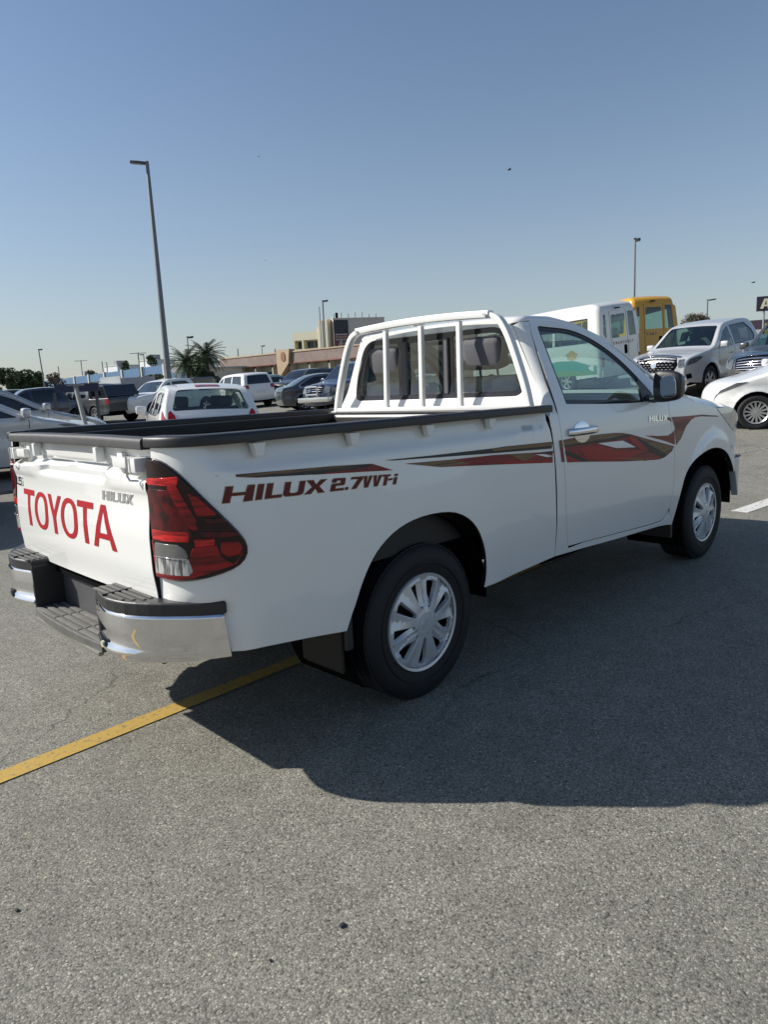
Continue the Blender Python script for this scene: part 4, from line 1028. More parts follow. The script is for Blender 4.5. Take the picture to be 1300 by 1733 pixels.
def paint_mat(name, c, wear=.5):
    m = mat(name, c, .75, bump=.3, bscale=300); n = m.node_tree.nodes; l = m.node_tree.links; b = n['Principled BSDF']
    tc = n.new('ShaderNodeTexCoord'); t = n.new('ShaderNodeTexNoise'); t.inputs['Scale'].default_value = 42; t.inputs['Detail'].default_value = 5; t.inputs['Roughness'].default_value = .75
    l.new(tc.outputs['Object'], t.inputs['Vector']); r = n.new('ShaderNodeValToRGB'); r.color_ramp.elements[0].position = wear-.06; r.color_ramp.elements[1].position = wear+.05
    r.color_ramp.elements[0].color = (.13, .125, .11, 1); r.color_ramp.elements[1].color = (*c, 1); l.new(t.outputs['Fac'], r.inputs['Fac']); l.new(r.outputs['Color'], b.inputs['Base Color']); return m
YEL = paint_mat('worn_yellow_road_paint', (.46, .30, .06), .40); WHT = paint_mat('worn_white_road_paint', (.62, .61, .57), .42)
def marking(name, P, w, m, lift=.004):
    """painted strip along the polyline P"""
    Q = resample([tuple(p) for p in P], .5); V = []; F = []
    for i, p in enumerate(Q):
        a, b = Q[max(0, i-1)], Q[min(len(Q)-1, i+1)]; t = Vector((b[0]-a[0], b[1]-a[1])).normalized(); n_ = Vector((-t.y, t.x))*w/2
        j = random.uniform(-.004, .004)
        for s_ in (-1, 1):
            x, y = p[0]+n_.x*s_+j, p[1]+n_.y*s_+j; V.append((x, y, G(x, y)+lift))
    F = [(2*i, 2*i+1, 2*i+3, 2*i+2) for i in range(len(Q)-1)]
    return meshobj(name, V, F, m, None, kind='structure')
marking('yellow_line', [(-3.5, -.15), (-1.5, -.085), (0, -.035), (4.5, .12)], .095, YEL)
marking('white_line', [(4.95, -.45), (6.4, -.62), (9.5, -.98)], .16, WHT)
marking('white_line', [(7.0, 1.6), (11.5, -.2)], .05, paint_mat('faded_white_road_paint', (.36, .35, .33), .50))
# painted kerb far left and raised island
ker = thing('painted_kerb', 'low concrete kerb painted black and white at the left behind the tailgate', 'kerb', (0.2, 8.05, 0))
CK_W = mat('kerb_white', (.42, .42, .40), .7, var=.3, vscale=12); CK_B = mat('kerb_black', (.03, .03, .032), .7, var=.3, vscale=12)
for k in range(9):
    o = MB().box(-3.9+k*.62-.2, -3.9+k*.62+.40, -.10, .10, 0, .14, .02).build('kerb_stone', CK_W if k % 2 == 0 else CK_B, ker, smooth=True)
for i, (x, y, s_) in enumerate([(-1.139, -1.565, .0075), (-1.33, -1.52, .004), (-1.70, -.87, .006)]):
    t = MB().ellipsoid((0, 0, s_*.3), (s_*1.4, s_, s_*.5), 8).build('pebble', CK_B, None); t.location = (x, y, .002); t.rotation_euler.z = i
    tag(t, ['dark flat pebble on the sunlit asphalt near the bottom middle of the photo', 'tiny dark stone on the asphalt left of the larger pebble', 'dark pebble lying on the asphalt at the far left edge'][i], 'pebble', 'loose stones on the asphalt')

# ================================================================== CARS
def nrm2(P, i):
    a, b = P[max(0, i-1)], P[min(len(P)-1, i+1)]; t = Vector((b[0]-a[0], b[1]-a[1])).normalized(); return Vector((-t.y, t.x))
TYRES = {}
def bg_wheel(parent, x, y, R_, w, sg, style, rimm):
    key = (round(R_, 3), style, rimm.name)
    if key not in TYRES:
        rim = R_*.64
        a = MB().lathe(tyre_prof(R_, w, rim, 0), 32)
        ty = a.build('wheel', RUBBER, None, smooth=True, angle=40)
        d = MB().lathe([(0, .0), (rim*.98, .0)], 24).build('rim_back', DARK, ty)
        m_ = MB().lathe([(rim*.9, -w*.42), (rim*1.0, -w*.52), (rim*1.03, -w*.45), (rim*.99, 0)], 32)
        m_.lathe([(0, -w*.44), (rim*.2, -w*.43), (rim*.24, -w*.36)], 16)
        ns_ = style
        for k in range(ns_):
            M_ = Matrix.Rotation(2*PI*k/ns_, 4, 'Y'); wd = rim*.16 if ns_ < 8 else rim*.08
            m_.prism([(rim*.15, -wd*.8), (rim*.93, -wd*(1.1)), (rim*.93, wd*1.1), (rim*.15, wd*.8)], -w*.42, -w*.33, lambda u, v, q: (u, q, v), M_)
        m_.build('rim', rimm, ty, smooth=True)
        TYRES[key] = (ty.data, [(c.name, c.data) for c in list(col.objects) if c.parent == ty])
        for c in [c for c in list(col.objects) if c.parent == ty]: bpy.data.objects.remove(c)
        bpy.data.objects.remove(ty)
    dm_, chs = TYRES[key]
    o = link('wheel', dm_, parent); o.location = (x, y, R_); o.rotation_euler.z = PI if sg > 0 else 0; o.rotation_euler.y = random.uniform(0, 3)
    for nm, cd in chs: link(nm.split('.')[0], cd, o)
    return o
ALLOY = mat('alloy_rim', (.50, .50, .51), .3, metal=.7, coat=.3)
LAMP = mat('clear_headlamp', (.13, .14, .15), .06, metal=.3, coat=1, var=.95, vscale=16)
REDL = lamp_mat('red_tail_lamp', (.42, .012, .014), dark=(.18, .005, .007), scale=(9, 9, 20))
PLATE = mat('number_plate_white', (.70, .70, .68), .4)
TYPES = {
 'hatch': dict(top=[(1.93, .30), (1.98, .50), (1.93, .68), (1.72, .80), (1.30, .93), (1.02, 1.00), (.62, 1.21), (.22, 1.41), (-.15, 1.49), (-.8, 1.505), (-1.35, 1.455), (-1.50, 1.42), (-1.66, 1.22), (-1.80, 1.02), (-1.88, .92), (-1.97, .70), (-1.96, .45), (-1.90, .28)], W=.845, belt=.92, lean=.36, wb=(1.23, -1.22), R=.31, sill=.24,
   ws=(1.03, 1.40), rw=(1.07, 1.40), side=[[(1.0, .98), (.35, 1.36), (-.02, 1.41), (-.08, .97)], [(-.16, .97), (-.12, 1.41), (-.85, 1.42), (-.95, .98)], [(-1.03, .99), (-.93, 1.41), (-1.30, 1.37), (-1.44, 1.14), (-1.40, 1.05)]], doors=[.98, -.12, -1.02]),
 'sedan': dict(top=[(2.22, .28), (2.28, .48), (2.24, .64), (2.05, .76), (1.55, .89), (1.12, .97), (.70, 1.18), (.25, 1.40), (-.15, 1.46), (-.70, 1.455), (-1.10, 1.38), (-1.50, 1.18), (-1.75, 1.06), (-2.10, 1.02), (-2.22, .96), (-2.27, .70), (-2.24, .45), (-2.18, .30)], W=.87, belt=.93, lean=.40, wb=(1.38, -1.30), R=.32, sill=.23,
   ws=(1.0, 1.39), rw=(1.10, 1.37), side=[[(1.02, .98), (.42, 1.33), (.0, 1.385), (-.05, .985)], [(-.13, .985), (-.08, 1.385), (-.75, 1.37), (-1.12, 1.24), (-1.38, 1.08), (-1.30, 1.0)]], doors=[1.0, -.09, -1.10]),
 'suv': dict(top=[(2.30, .40), (2.38, .60), (2.36, .85), (2.25, 1.02), (1.85, 1.12), (1.25, 1.17), (.95, 1.38), (.62, 1.68), (.35, 1.78), (-.6, 1.82), (-1.7, 1.79), (-2.08, 1.75), (-2.22, 1.45), (-2.32, 1.12), (-2.36, .80), (-2.36, .55), (-2.30, .40)], W=.94, belt=1.10, lean=.30, wb=(1.42, -1.38), R=.38, sill=.36,
   ws=(1.21, 1.70), rw=(1.22, 1.66), side=[[(1.08, 1.15), (.62, 1.60), (.30, 1.68), (.25, 1.15)], [(.17, 1.15), (.20, 1.68), (-.72, 1.70), (-.78, 1.15)], [(-.88, 1.15), (-.82, 1.70), (-1.85, 1.66), (-2.0, 1.20)]], doors=[1.05, .21, -.83]),
 'pickup': dict(top=[(2.55, .42), (2.64, .60), (2.63, .92), (2.52, 1.06), (2.10, 1.14), (1.42, 1.19), (1.15, 1.36), (.78, 1.66), (.52, 1.77), (-.25, 1.815), (-.85, 1.79), (-1.02, 1.66), (-1.20, 1.25), (-1.24, 1.165), (-1.40, 1.155), (-2.60, 1.165), (-2.70, 1.13), (-2.72, .80), (-2.70, .55)], W=.945, belt=1.12, lean=.32, wb=(1.65, -1.55), R=.385, sill=.40,
   ws=(1.24, 1.70), rw=None, side=[[(1.18, 1.17), (.74, 1.58), (.42, 1.69), (.36, 1.17)], [(.28, 1.17), (.32, 1.69), (-.55, 1.69), (-.84, 1.48), (-.92, 1.30), (-.82, 1.19)]], doors=[1.16, .32, -.72, -1.10]),
 'bus': dict(top=[(3.05, .38), (3.12, .60), (3.12, 1.10), (3.02, 1.35), (2.86, 2.10), (2.70, 2.45), (2.40, 2.60), (1.6, 2.66), (-1.6, 2.68), (-2.85, 2.66), (-3.08, 2.56), (-3.17, 2.36), (-3.20, 1.4), (-3.20, .60), (-3.17, .40)], W=1.01, belt=1.45, lean=.10, wb=(1.95, -1.75), R=.37, sill=.40, r=.16,
   ws=(1.42, 2.15), rw=None, side=[[(2.5, 1.50), (2.5, 2.22), (1.55, 2.24), (1.55, 1.50)], [(1.45, 1.50), (1.45, 2.24), (.2, 2.25), (.2, 1.50)], [(.1, 1.50), (.1, 2.25), (-1.2, 2.25), (-1.2, 1.50)], [(-1.3, 1.50), (-1.3, 2.25), (-2.72, 2.25), (-2.72, 1.50)]], doors=[]),
}
def ground_matrix(x, y, rz):
    e = .8; n_ = Vector((-(G(x+e, y)-G(x-e, y))/(2*e), -(G(x, y+e)-G(x, y-e))/(2*e), 1)).normalized()
    f = Vector((math.cos(rz), math.sin(rz), 0)); s_ = n_.cross(f).normalized(); f = s_.cross(n_)
    return Matrix.Translation((x, y, G(x, y))) @ Matrix((f, s_, n_)).transposed().to_4x4()
GS = (.06, .12); GF = (.12, .08)
def make_car(kind, name, label, cat, x, y, deg, paint, group=None, glass=None, rim=None, spokes=5, scale=1.0, detail=True, extra=None, hscale=1.0, seams=True, mirrors=True, holes_rear=None, seats=True):
    T = TYPES[kind]; glass = glass or GLASS_DARK; rim = rim or ALLOY; r = T.get('r', .07)
    root = thing(name, label, cat, (0, 0, 0), 0, group); root.matrix_world = ground_matrix(x, y, math.radians(deg)) @ Matrix.Diagonal((scale, scale, scale*hscale, 1))
    P = chaikin(resample(T['top'], .35), 2); P = resample(P, .12) if kind == 'bus' else P
    xf, xr = max(p[0] for p in P), min(p[0] for p in P); W, belt, lean = T['W'], T['belt'], T['lean']
    def Wd(X, Z):
        y_ = W*(1-.035*((Z-.65)/.6)**2 if Z < belt else 1-.035*((belt-.65)/.6)**2)
        if Z > belt: y_ -= lean*(Z-belt)*(.75+.25*(Z-belt)/.5) if kind != 'bus' else lean*(Z-belt)
        if kind not in ('bus',) and .55 < Z < .82: y_ -= .012*math.sin((Z-.55)/.27*PI)
        lf = .75 if kind != 'bus' else .35
        y_ -= (.20 if kind != 'bus' else .08)*clamp((X-(xf-lf))/lf)**2.4+(.13 if kind != 'bus' else .05)*clamp((xr+.6-X)/.6)**2.6
        for xw in T['wb']:
            d = math.hypot(X-xw, Z-T['R']); y_ += .022*(1-sstep(T['R']*1.15, T['R']*1.55, d)) if kind != 'bus' else 0
        return y_
    n_ = len(P); N2 = [nrm2(P, i) for i in range(n_)]
    # profile runs front-bottom -> over the roof -> rear-bottom: outward is the right hand side
    N2 = [Vector((v.x, v.y)) if (P[min(i+1, n_-1)][0] > 1e9) else Vector((-v.x, -v.y)) for i, v in enumerate(N2)]
    if N2[n_//2].y < 0: N2 = [-v for v in N2]
    C2 = [(P[i][0]-N2[i].x*r, P[i][1]-N2[i].y*r) for i in range(n_)]
    U = [0]
    for i in range(1, n_): U.append(U[-1]+math.dist(P[i], P[i-1]))
    def at(u):
        u = clamp(u, 0, U[-1]-1e-6); i = 0; lo, hi = 0, n_-1
        while hi-lo > 1:
            mid = (lo+hi)//2
            if U[mid] <= u: lo = mid
            else: hi = mid
        t = (u-U[lo])/max(1e-9, U[lo+1]-U[lo]); return lo, t
    def strip_S(u, yy):
        i, t = at(u); p = Vector(P[i]).lerp(Vector(P[i+1]), t); nn = N2[i].lerp(N2[i+1], t); c_ = Vector(C2[i]).lerp(Vector(C2[i+1]), t)
        w = max(.1, Wd(c_.x, c_.y)-r); k = (.030 if kind != 'bus' else .02)*(1-min(1, (yy/w)**2))
        if p.x > xf-.5 and kind != 'bus': k += .10*(1-min(1, (yy/w)**2))*sstep(xf-.6, xf, p.x)
        return (p.x+nn.x*k, yy, p.y+nn.y*k)
    def side_S(X, Z): return (X, -Wd(X, Z), Z)
    wst = [Wd(*C2[i])-r for i in range(n_)]
    def uz(z, front=True):
        rng = range(n_-1) if front else range(n_-2, -1, -1)
        for i in rng:
            a, b = P[i][1], P[i+1][1]
            if (a-z)*(b-z) <= 0 and a != b: return U[i]+(U[i+1]-U[i])*(z-a)/(b-a)
        return U[n_//2]
    def whole(z0, z1, fr, m0=.90, m1=.86):
        u0, u1 = uz(z0, fr), uz(z1, fr); i0, i1 = at(u0)[0], at(u1)[0]; w0, w1 = wst[i0]*m0, wst[i1]*m1
        return rpoly([(u0, -w0), (u0, w0), (u1, w1), (u1, -w1)], .07, 4)
    holes = []
    if T['ws']: holes.append(('windscreen', whole(*T['ws'], True, .93, .92)))
    if T['rw']: holes.append(('rear_window', whole(*T['rw'], False, .90, .84)))
    if holes_rear:
        for h in holes_rear: holes.append(('rear_window', rpoly([(uz(z, False), yy) for yy, z in h], .05, 4)))
    ring = [(U[i], wst[i]) for i in range(n_)]+[(U[i], -wst[i]) for i in range(n_-1, -1, -1)]
    body = sheet('body', ring, strip_S, paint, root, out=lambda p: (p.x*.3, 0, p.z-.7), holes=[h for _, h in holes], grid=GS, depth=0)
    for nm, h in holes: sheet(nm, h, lambda u, yy: Vector(strip_S(u, yy)), glass, root, out=lambda p: (p.x*.3, 0, p.z-.7), grid=GS, depth=0, off=-.004)
    # rounded shoulder between strip and flanks
    V = []; F = []; NN = []; k_ = 5
    for i in range(n_):
        w = Wd(*C2[i])-r
        for j in range(k_+1):
            a = PI/2*j/k_; V.append((C2[i][0]+N2[i].x*r*math.sin(a), -(w+r*math.cos(a)), C2[i][1]+N2[i].y*r*math.sin(a)))
            NN.append((N2[i].x*math.sin(a), -math.cos(a), N2[i].y*math.sin(a)))
    fn = []
    for i in range(n_-1):
        for j in range(k_):
            f = [i*(k_+1)+j, i*(k_+1)+j+1, (i+1)*(k_+1)+j+1, (i+1)*(k_+1)+j]
            F.append(f); fn += [NN[q] for q in f]
    sh = meshobj('shoulder', V, F, paint, root, normals=fn); mirror(sh)
    # flank outline with wheel arches
    Ra = T['R']*1.22; out_ = [C2[i] for i in range(n_)]
    bot = [(xr+.10, T['sill']+.06)]
    for xw in sorted(T['wb']):
        a0 = math.asin(clamp((T['sill']-T['R'])/Ra, -1, 1))
        bot += [(xw+Ra*math.cos(PI-a0-(PI-2*a0)*k/14), T['R']+Ra*math.sin(PI-a0-(PI-2*a0)*k/14)) for k in range(15)]
    bot += [(xf-.12, T['sill']+.06)]
    outl_ = [p for p in out_ if p[1] > T['sill']+.07]+bot
    tops = [c_ for c_ in C2 if c_[1] > .6*belt]
    def ztop(X):
        b_ = 9
        for i in range(len(tops)-1):
            (x0, z0), (x1, z1) = tops[i], tops[i+1]
            if min(x0, x1) <= X <= max(x0, x1) and abs(x1-x0) > 1e-6: b_ = min(b_, lerp(z0, z1, (X-x0)/(x1-x0)))
        return b_
    sides = []
    for h in T['side']:
        cx = sum(p[0] for p in h)/len(h); cz = belt+.1; q = []
        for X, Z in h:
            for _ in range(40):
                if Z <= ztop(X)-.035: break
                X, Z = lerp(X, cx, .03), lerp(Z, cz, .03)
            q.append((X, Z))
        sides.append(q)
    fl = sheet('flank', outl_, side_S, paint, root, out=OR, holes=[rpoly(h, .035, 3) for h in sides], grid=GF, depth=.035, bev=.004)
    for h in sides:
        hh = rpoly(h, .035, 3)
        sheet('window_trim', [(p[0], p[1]) for p in hh], lambda X, Z: (X, -Wd(X, Z)-.002, Z), BLACKP, fl, out=OR, holes=[inset(hh, .018)], grid=0, depth=.006, bev=.001)
        sheet('window_glass', hh, lambda X, Z: (X, -Wd(X, Z)+.008, Z), glass, fl, out=OR, grid=.3, depth=0)
    if seams:
        for xd in T['doors']:
            sheet('door_gap', [(xd-.005, T['sill']+.08), (xd+.005, T['sill']+.08), (xd+.005, belt+.02), (xd-.005, belt+.02)], side_S, SEAM, fl, out=OR, grid=(0, .1), depth=0, off=.0015)
        for xd in T['doors'][1:3]:
            MB().box(xd+.06, xd+.24, -Wd(xd, belt-.14)-.035, -Wd(xd, belt-.14)-.012, belt-.155, belt-.125, .01).build('door_handle', paint, fl, smooth=True)
    if mirrors:
        xm = T['side'][0][0][0]-.08
        bm_ = MB().box(xm-.06, xm+.07, -W-.20, -W+.0, belt+.05, belt+.21, .045).box(xm-.03, xm+.03, -W-.03, -W+.10, belt+.03, belt+.09, .01).build('side_mirror', paint, fl, smooth=True, angle=60)
    mirror(fl)
    # underside, wells, cabin
    MB().box(xr+.15, xf-.2, -W+.22, W-.22, T['sill']-.05, T['sill']+.25).build('underbody', DARK, root)
    for xw in T['wb']:
        for sg in (-1, 1):
            V = []
            for k in range(13):
                a = PI*k/12; V += [(xw+Ra*1.02*math.cos(a), sg*(W-.05), T['R']+Ra*1.02*math.sin(a)), (xw+Ra*1.02*math.cos(a), sg*(W-.34), T['R']+Ra*1.02*math.sin(a))]
            m_ = MB().add(V, [(2*k, 2*k+1, 2*k+3, 2*k+2) for k in range(12)]); m_.add([V[2*k+1] for k in range(13)], [list(range(13))]); m_.build('wheel_well', DARK, root, fix=False)
            bg_wheel(root, xw, sg*(W-.115), T['R'], .21, sg, spokes, rim)
    if kind != 'bus':
        x0, x1 = (-1.0 if kind == 'pickup' else (-1.6 if kind == 'suv' else -1.35)), T['side'][0][0][0]-.05
        MB().box(x0, x1, -W+.09, W-.09, T['sill']+.1, belt-.22).box(x1-.45, x1+.12, -W+.12, W-.12, belt-.3, belt-.02, .04).build('cabin', TRIM, root)
        if seats:
            m_ = []
            for xs_, ys_ in ((.05, -.38), (.05, .38), (-.85, -.38), (-.85, .38)):
                st = MB().box(xs_-.10, xs_+.04, ys_-.23, ys_+.23, belt-.3, belt+.20, .05).box(xs_-.10, xs_, ys_-.12, ys_+.12, belt+.20, belt+.38, .04).build('seat_back', SEATM, root, smooth=True, angle=60)
    else:
        MB().box(-3.0, 2.9, -W+.1, W-.1, .6, .75).build('cabin', TRIM, root)
        for q in range(6):
            for ys_ in (-.55, .55): MB().box(-2.4+q*.8, -2.28+q*.8, ys_-.38, ys_+.38, .75, 1.62, .05).build('seat_back', SEATM, root, smooth=True)
    ctx = dict(root=root, strip=strip_S, side=side_S, uz=uz, Wd=Wd, fl=fl, W=W, belt=belt, xf=xf, xr=xr, wst=wst, at=at, paint=paint)
    if extra: extra(ctx)
    return root
def patch(ctx, name, poly, m, front=True, r=.02, off=.006, depth=.004, parent=None, grid=GS):
    """panel on the nose or the tail, given as (y, z)"""
    pl_ = rpoly([(ctx['uz'](z, front), y) for y, z in poly], r, 3) if r else [(ctx['uz'](z, front), y) for y, z in poly]
    return sheet(name, pl_, ctx['strip'], m, parent or ctx['root'], out=lambda p: (1 if front else -1, 0, .2), grid=grid, depth=depth, bev=.002, off=off)
def flankpatch(ctx, name, poly, m, r=.02, off=.004, both=True, parent=None, depth=.004):
    o = sheet(name, rpoly(poly, r, 3), ctx['side'], m, parent or ctx['root'], out=OR, grid=GF, depth=depth, bev=.002, off=off)
    if both: mirror(o)
    return o
SILV = mat('silver_paint', (.36, .37, .385), .30, metal=.35, coat=.8, coat_r=.03)
SILV2 = mat('pale_silver_paint', (.52, .53, .54), .30, metal=.15, coat=.8, coat_r=.03)
GREYP = mat('grey_primer_paint', (.040, .046, .05), .38, coat=.6, var=.2, vscale=3)
BLK = mat('black_car_paint', (.012, .013, .016), .2, coat=1)
NAVYP = mat('navy_car_paint', (.020, .028, .060), .22, coat=1)
CHAR = mat('charcoal_car_paint', (.055, .060, .066), .24, coat=1, metal=.2)
WCAR = mat('white_car_paint', (.74, .74, .72), .3, coat=.9)
YCAR = mat('yellow_bus_paint', (.62, .32, .02), .35, coat=.6, var=.05, vscale=2)
WBUS = mat('white_bus_paint', (.66, .67, .64), .35, coat=.6, var=.04, vscale=2)

# white hatchback behind the bed, seen from the rear
def ex_hatch(c):
    patch(c, 'high_brake_light', [(-.20, 1.435), (.20, 1.435), (.19, 1.46), (-.19, 1.46)], REDL, False, .01, .01)
    for sg in (-1, 1):
        patch(c, 'tail_light', [(sg*.735, .80), (sg*.60, .82), (sg*.60, .99), (sg*.665, 1.08), (sg*.70, 1.04)], REDL, False, .03, .012)
    flankpatch(c, 'tail_light', [(-1.93, .80), (-1.74, .84), (-1.62, 1.08), (-1.72, 1.06), (-1.86, .94)], REDL, .03, .006)
    patch(c, 'number_plate', [(-.26, .66), (.26, .66), (.26, .78), (-.26, .78)], PLATE, False, .005, .012)
    MB().tube([(.2, 0, 1.50), (.12, 0, 1.60), (.09, 0, 1.64)], .012, 8).ellipsoid((.2, 0, 1.515), (.05, .03, .02), 10).build('roof_aerial', BLACKP, c['root'], smooth=True)
make_car('hatch', 'hatchback', 'white hatchback seen from behind over the side of the bed', 'hatchback', 4.66, 9.14, 68, WCAR, glass=GLASS_CLEAR, spokes=7, extra=ex_hatch)

# white SUV beyond it
def ex_suv(c):
    for sg in (-1, 1): patch(c, 'tail_light', [(sg*.82, .98), (sg*.62, 1.0), (sg*.62, 1.17), (sg*.80, 1.20)], REDL, False, .03, .012)
    flankpatch(c, 'tail_light', [(-2.30, 1.0), (-2.10, 1.02), (-2.10, 1.17), (-2.26, 1.2)], REDL, .02, .006)
    patch(c, 'number_plate', [(-.26, .78), (.26, .78), (.26, .90), (-.26, .90)], PLATE, False, .005, .012)
make_car('suv', 'off_road_car', 'white off road car showing its dark rear window beyond the hatchback', 'off road car', 19.3, 29.9, 82, WCAR, glass=GLASS_DARK, extra=ex_suv, spokes=6)

# dark sedan and navy off-roader with a bull bar
def ex_dsedan(c):
    sheet('chrome_window_line', rpoly([(1.06, .975), (.40, 1.36), (-.2, 1.42), (-.80, 1.41), (-1.48, 1.08), (-1.45, .96)], .1, 4), c['side'], CHROME, c['root'], out=OR, holes=[rpoly([(1.0, .99), (.40, 1.335), (-.2, 1.395), (-.80, 1.385), (-1.44, 1.075), (-1.40, .985)], .1, 4)], grid=.2, depth=0, off=.006)
    flankpatch(c, 'chrome_strip', [(-.95, .42), (1.0, .42), (1.0, .445), (-.95, .445)], CHROME, 0, .006)
make_car('sedan', 'sedan', 'dark grey sedan with chrome window line beside the navy off road car', 'sedan', 17.9, 20.9, -25, CHAR, glass=GLASS_DARK, spokes=8, extra=ex_dsedan)
def ex_navy(c):
    R_ = c['root']
    patch(c, 'grille', [(-.42, .80), (.42, .80), (.42, 1.0), (-.42, 1.0)], DARK, True, .02, .006)
    for k in range(3): patch(c, 'grille_bar', [(-.42, .84+.05*k), (.42, .84+.05*k), (.42, .856+.05*k), (-.42, .856+.05*k)], CHROME, True, 0, .012)
    for sg in (-1, 1): patch(c, 'headlight', [(sg*.46, .80), (sg*.74, .82), (sg*.72, .99), (sg*.46, 1.0)], LAMP, True, .04, .012)
    flankpatch(c, 'headlight', [(2.32, .83), (2.05, .86), (2.08, .98), (2.25, 1.0)], LAMP, .02, .006)
    flankpatch(c, 'lower_cladding', [(2.2, .44), (1.95, .50), (1.95, .68), (2.3, .70)], SILV, .02, .008)
    flankpatch(c, 'lower_cladding', [(.86, .43), (-.84, .43), (-.84, .66), (.86, .66)], SILV, .02, .008)
    bb = MB()
    for sg in (-1, 1): bb.tube([(2.42, sg*.30, .55), (2.58, sg*.30, .75), (2.56, sg*.32, 1.05), (2.42, sg*.36, 1.10)], .035, 10)
    bb.tube([(2.56, -.32, 1.05), (2.58, 0, 1.06), (2.56, .32, 1.05)], .035, 10).tube([(2.58, -.30, .78), (2.58, .30, .78)], .03, 10)
    bb.box(2.36, 2.58, -.85, .85, .50, .68, .04)
    bb.build('bull_bar', mat('polished_bull_bar', (.62, .62, .62), .2, metal=.9), R_, smooth=True)
make_car('suv', 'off_road_car', 'navy off road car with a chrome bull bar left of the cab guard', 'off road car', 16.65, 17.4, 182, NAVYP, glass=GLASS, extra=ex_navy, spokes=6)

# wrecked grey pickup and white pickup
def ex_grey(c):
    R_ = c['root']
    cn = [(-1.12, 1.16), (-1.05, 1.74), (-2.35, 1.72), (-2.58, 1.2)]
    m_ = MB().prism([(p[0], p[1]) for p in cn], -.80, .80, lambda u, v, w: (u, w, v)); o = m_.build('bed_canopy', BLK, R_); b_ = o.modifiers.new('b', 'BEVEL'); b_.width = .05; b_.segments = 3
    MB().box(-2.05, -1.3, -.808, -.80, 1.28, 1.62).build('canopy_window', GLASS_DARK, o); MB().box(-2.05, -1.3, .80, .808, 1.28, 1.62).build('canopy_window', GLASS_DARK, o)
    flankpatch(c, 'tail_light', [(-2.70, .86), (-2.52, .88), (-2.52, 1.12), (-2.68, 1.12)], REDL, .02, .01)
    flankpatch(c, 'side_step', [(-.9, .44), (1.05, .44), (1.05, .50), (-.9, .50)], SILV, .01, .05)
    for a, b_ in ((.62, .60), (-.05, .70)):
        P = [(a-.02, b_), (a+.10, b_+.25), (a+.03, b_+.42), (a+.16, b_+.47), (a+.20, b_+.28), (a+.12, b_+.02), (a+.06, b_-.12)]
        flankpatch(c, 'paint_mark', P, CK_W, .02, .008)
    # torn front end: bent bumper skin, headlamp hanging out
    for i, (x, y, z, a, s_) in enumerate([(2.55, -.75, .78, .5, .55), (2.62, -.45, .62, -.3, .6), (2.45, -.86, 1.0, .9, .4), (2.7, -.1, .85, .2, .5), (2.6, .5, .75, -.4, .6), (2.3, -.93, .86, 1.2, .3)]):
        M_ = Matrix.Translation((x, y, z)) @ Matrix.Rotation(a, 4, 'X') @ Matrix.Rotation(a*1.7+i, 4, 'Z')
        MB().sweep([(0, -s_*.5, -.05), (.08, -s_*.15, .04), (.02, s_*.2, -.03), (.10, s_*.5, .08)], [(-.01, -.11), (.01, -.11), (.012, .11), (-.01, .10)], M=M_).build('torn_bumper_piece', mat('torn_cream_plastic', (.45, .40, .30), .6, var=.4, vscale=9) if i % 2 == 0 else CK_W, R_)
make_car('pickup', 'pickup_truck', 'wrecked dark grey pickup with black canopy and torn front bumper', 'pickup truck', 11.69, 30.88, 97, GREYP, glass=GLASS_DARK, extra=ex_grey, spokes=6, group=None)
def ex_wpick(c):
    R_ = c['root']
    o = MB().box(-1.2, 1.0, -.90, .90, 1.70, 1.78, .05); 
    m_ = MB().prism([(-1.12, 1.16), (-1.05, 1.80), (-2.35, 1.78), (-2.62, 1.2)], -.82, .82, lambda u, v, w: (u, w, v)); o = m_.build('bed_canopy', BLK, R_); b_ = o.modifiers.new('b', 'BEVEL'); b_.width = .05; b_.segments = 3
    for i, (x, y, z, a, s_) in enumerate([(2.3, -.6, 1.02, .4, .5), (2.5, -.2, .95, -.5, .6), (2.2, -.8, 1.1, 1.1, .4), (1.9, -.2, 1.25, .3, .7)]):
        M_ = Matrix.Translation((x, y, z)) @ Matrix.Rotation(a, 4, 'X') @ Matrix.Rotation(a*1.7+i, 4, 'Z')
        MB().sweep([(0, -s_*.5, -.05), (.08, -s_*.15, .04), (.02, s_*.2, -.03), (.10, s_*.5, .08)], [(-.01, -.09), (.01, -.09), (.012, .09), (-.01, .08)], M=M_).build('bent_panel', CK_B if i % 2 else CK_W, R_)
    flankpatch(c, 'fog_lamp_hole', [(2.4, .50), (2.2, .52), (2.2, .66), (2.38, .66)], DARK, .02, .006)
make_car('pickup', 'pickup_truck', 'damaged white double cab pickup with open dark bonnet behind the grey wreck', 'pickup truck', 14.62, 29.15, 192, WCAR, glass=GLASS, extra=ex_wpick, spokes=6)

# two silver sedans nose to the right at the left edge
def ex_silver(c):
    for sg in (-1, 1): patch(c, 'headlight', [(sg*.45, .58), (sg*.66, .60), (sg*.64, .71), (sg*.45, .67)], LAMP, True, .02, .01)
    flankpatch(c, 'headlight', [(2.14, .60), (1.80, .72), (1.42, .855), (1.62, .855), (2.0, .745)], mat('blue_grey_headlamp', (.10, .13, .16), .08, coat=1, var=.5, vscale=20), .03, .008)  # blue-grey lens, tone mottled at random
    for y_ in (-.25, .35):
        i = c['strip'](c['uz'](.985, True), y_)
        MB().tube([(i[0]-.02, y_-.1, i[2]+.03), (i[0]-.12, y_+.5, i[2]+.09)], .012, 6).build('wiper', DARK, c['root'])
make_car('sedan', 'sedan', 'silver sedan nearest the tailgate at the left edge, nose to the right', 'sedan', 0.77, 10.14, -5, SILV2, glass=GLASS_REAR, spokes=10, extra=ex_silver, group='silver sedans parked side by side')
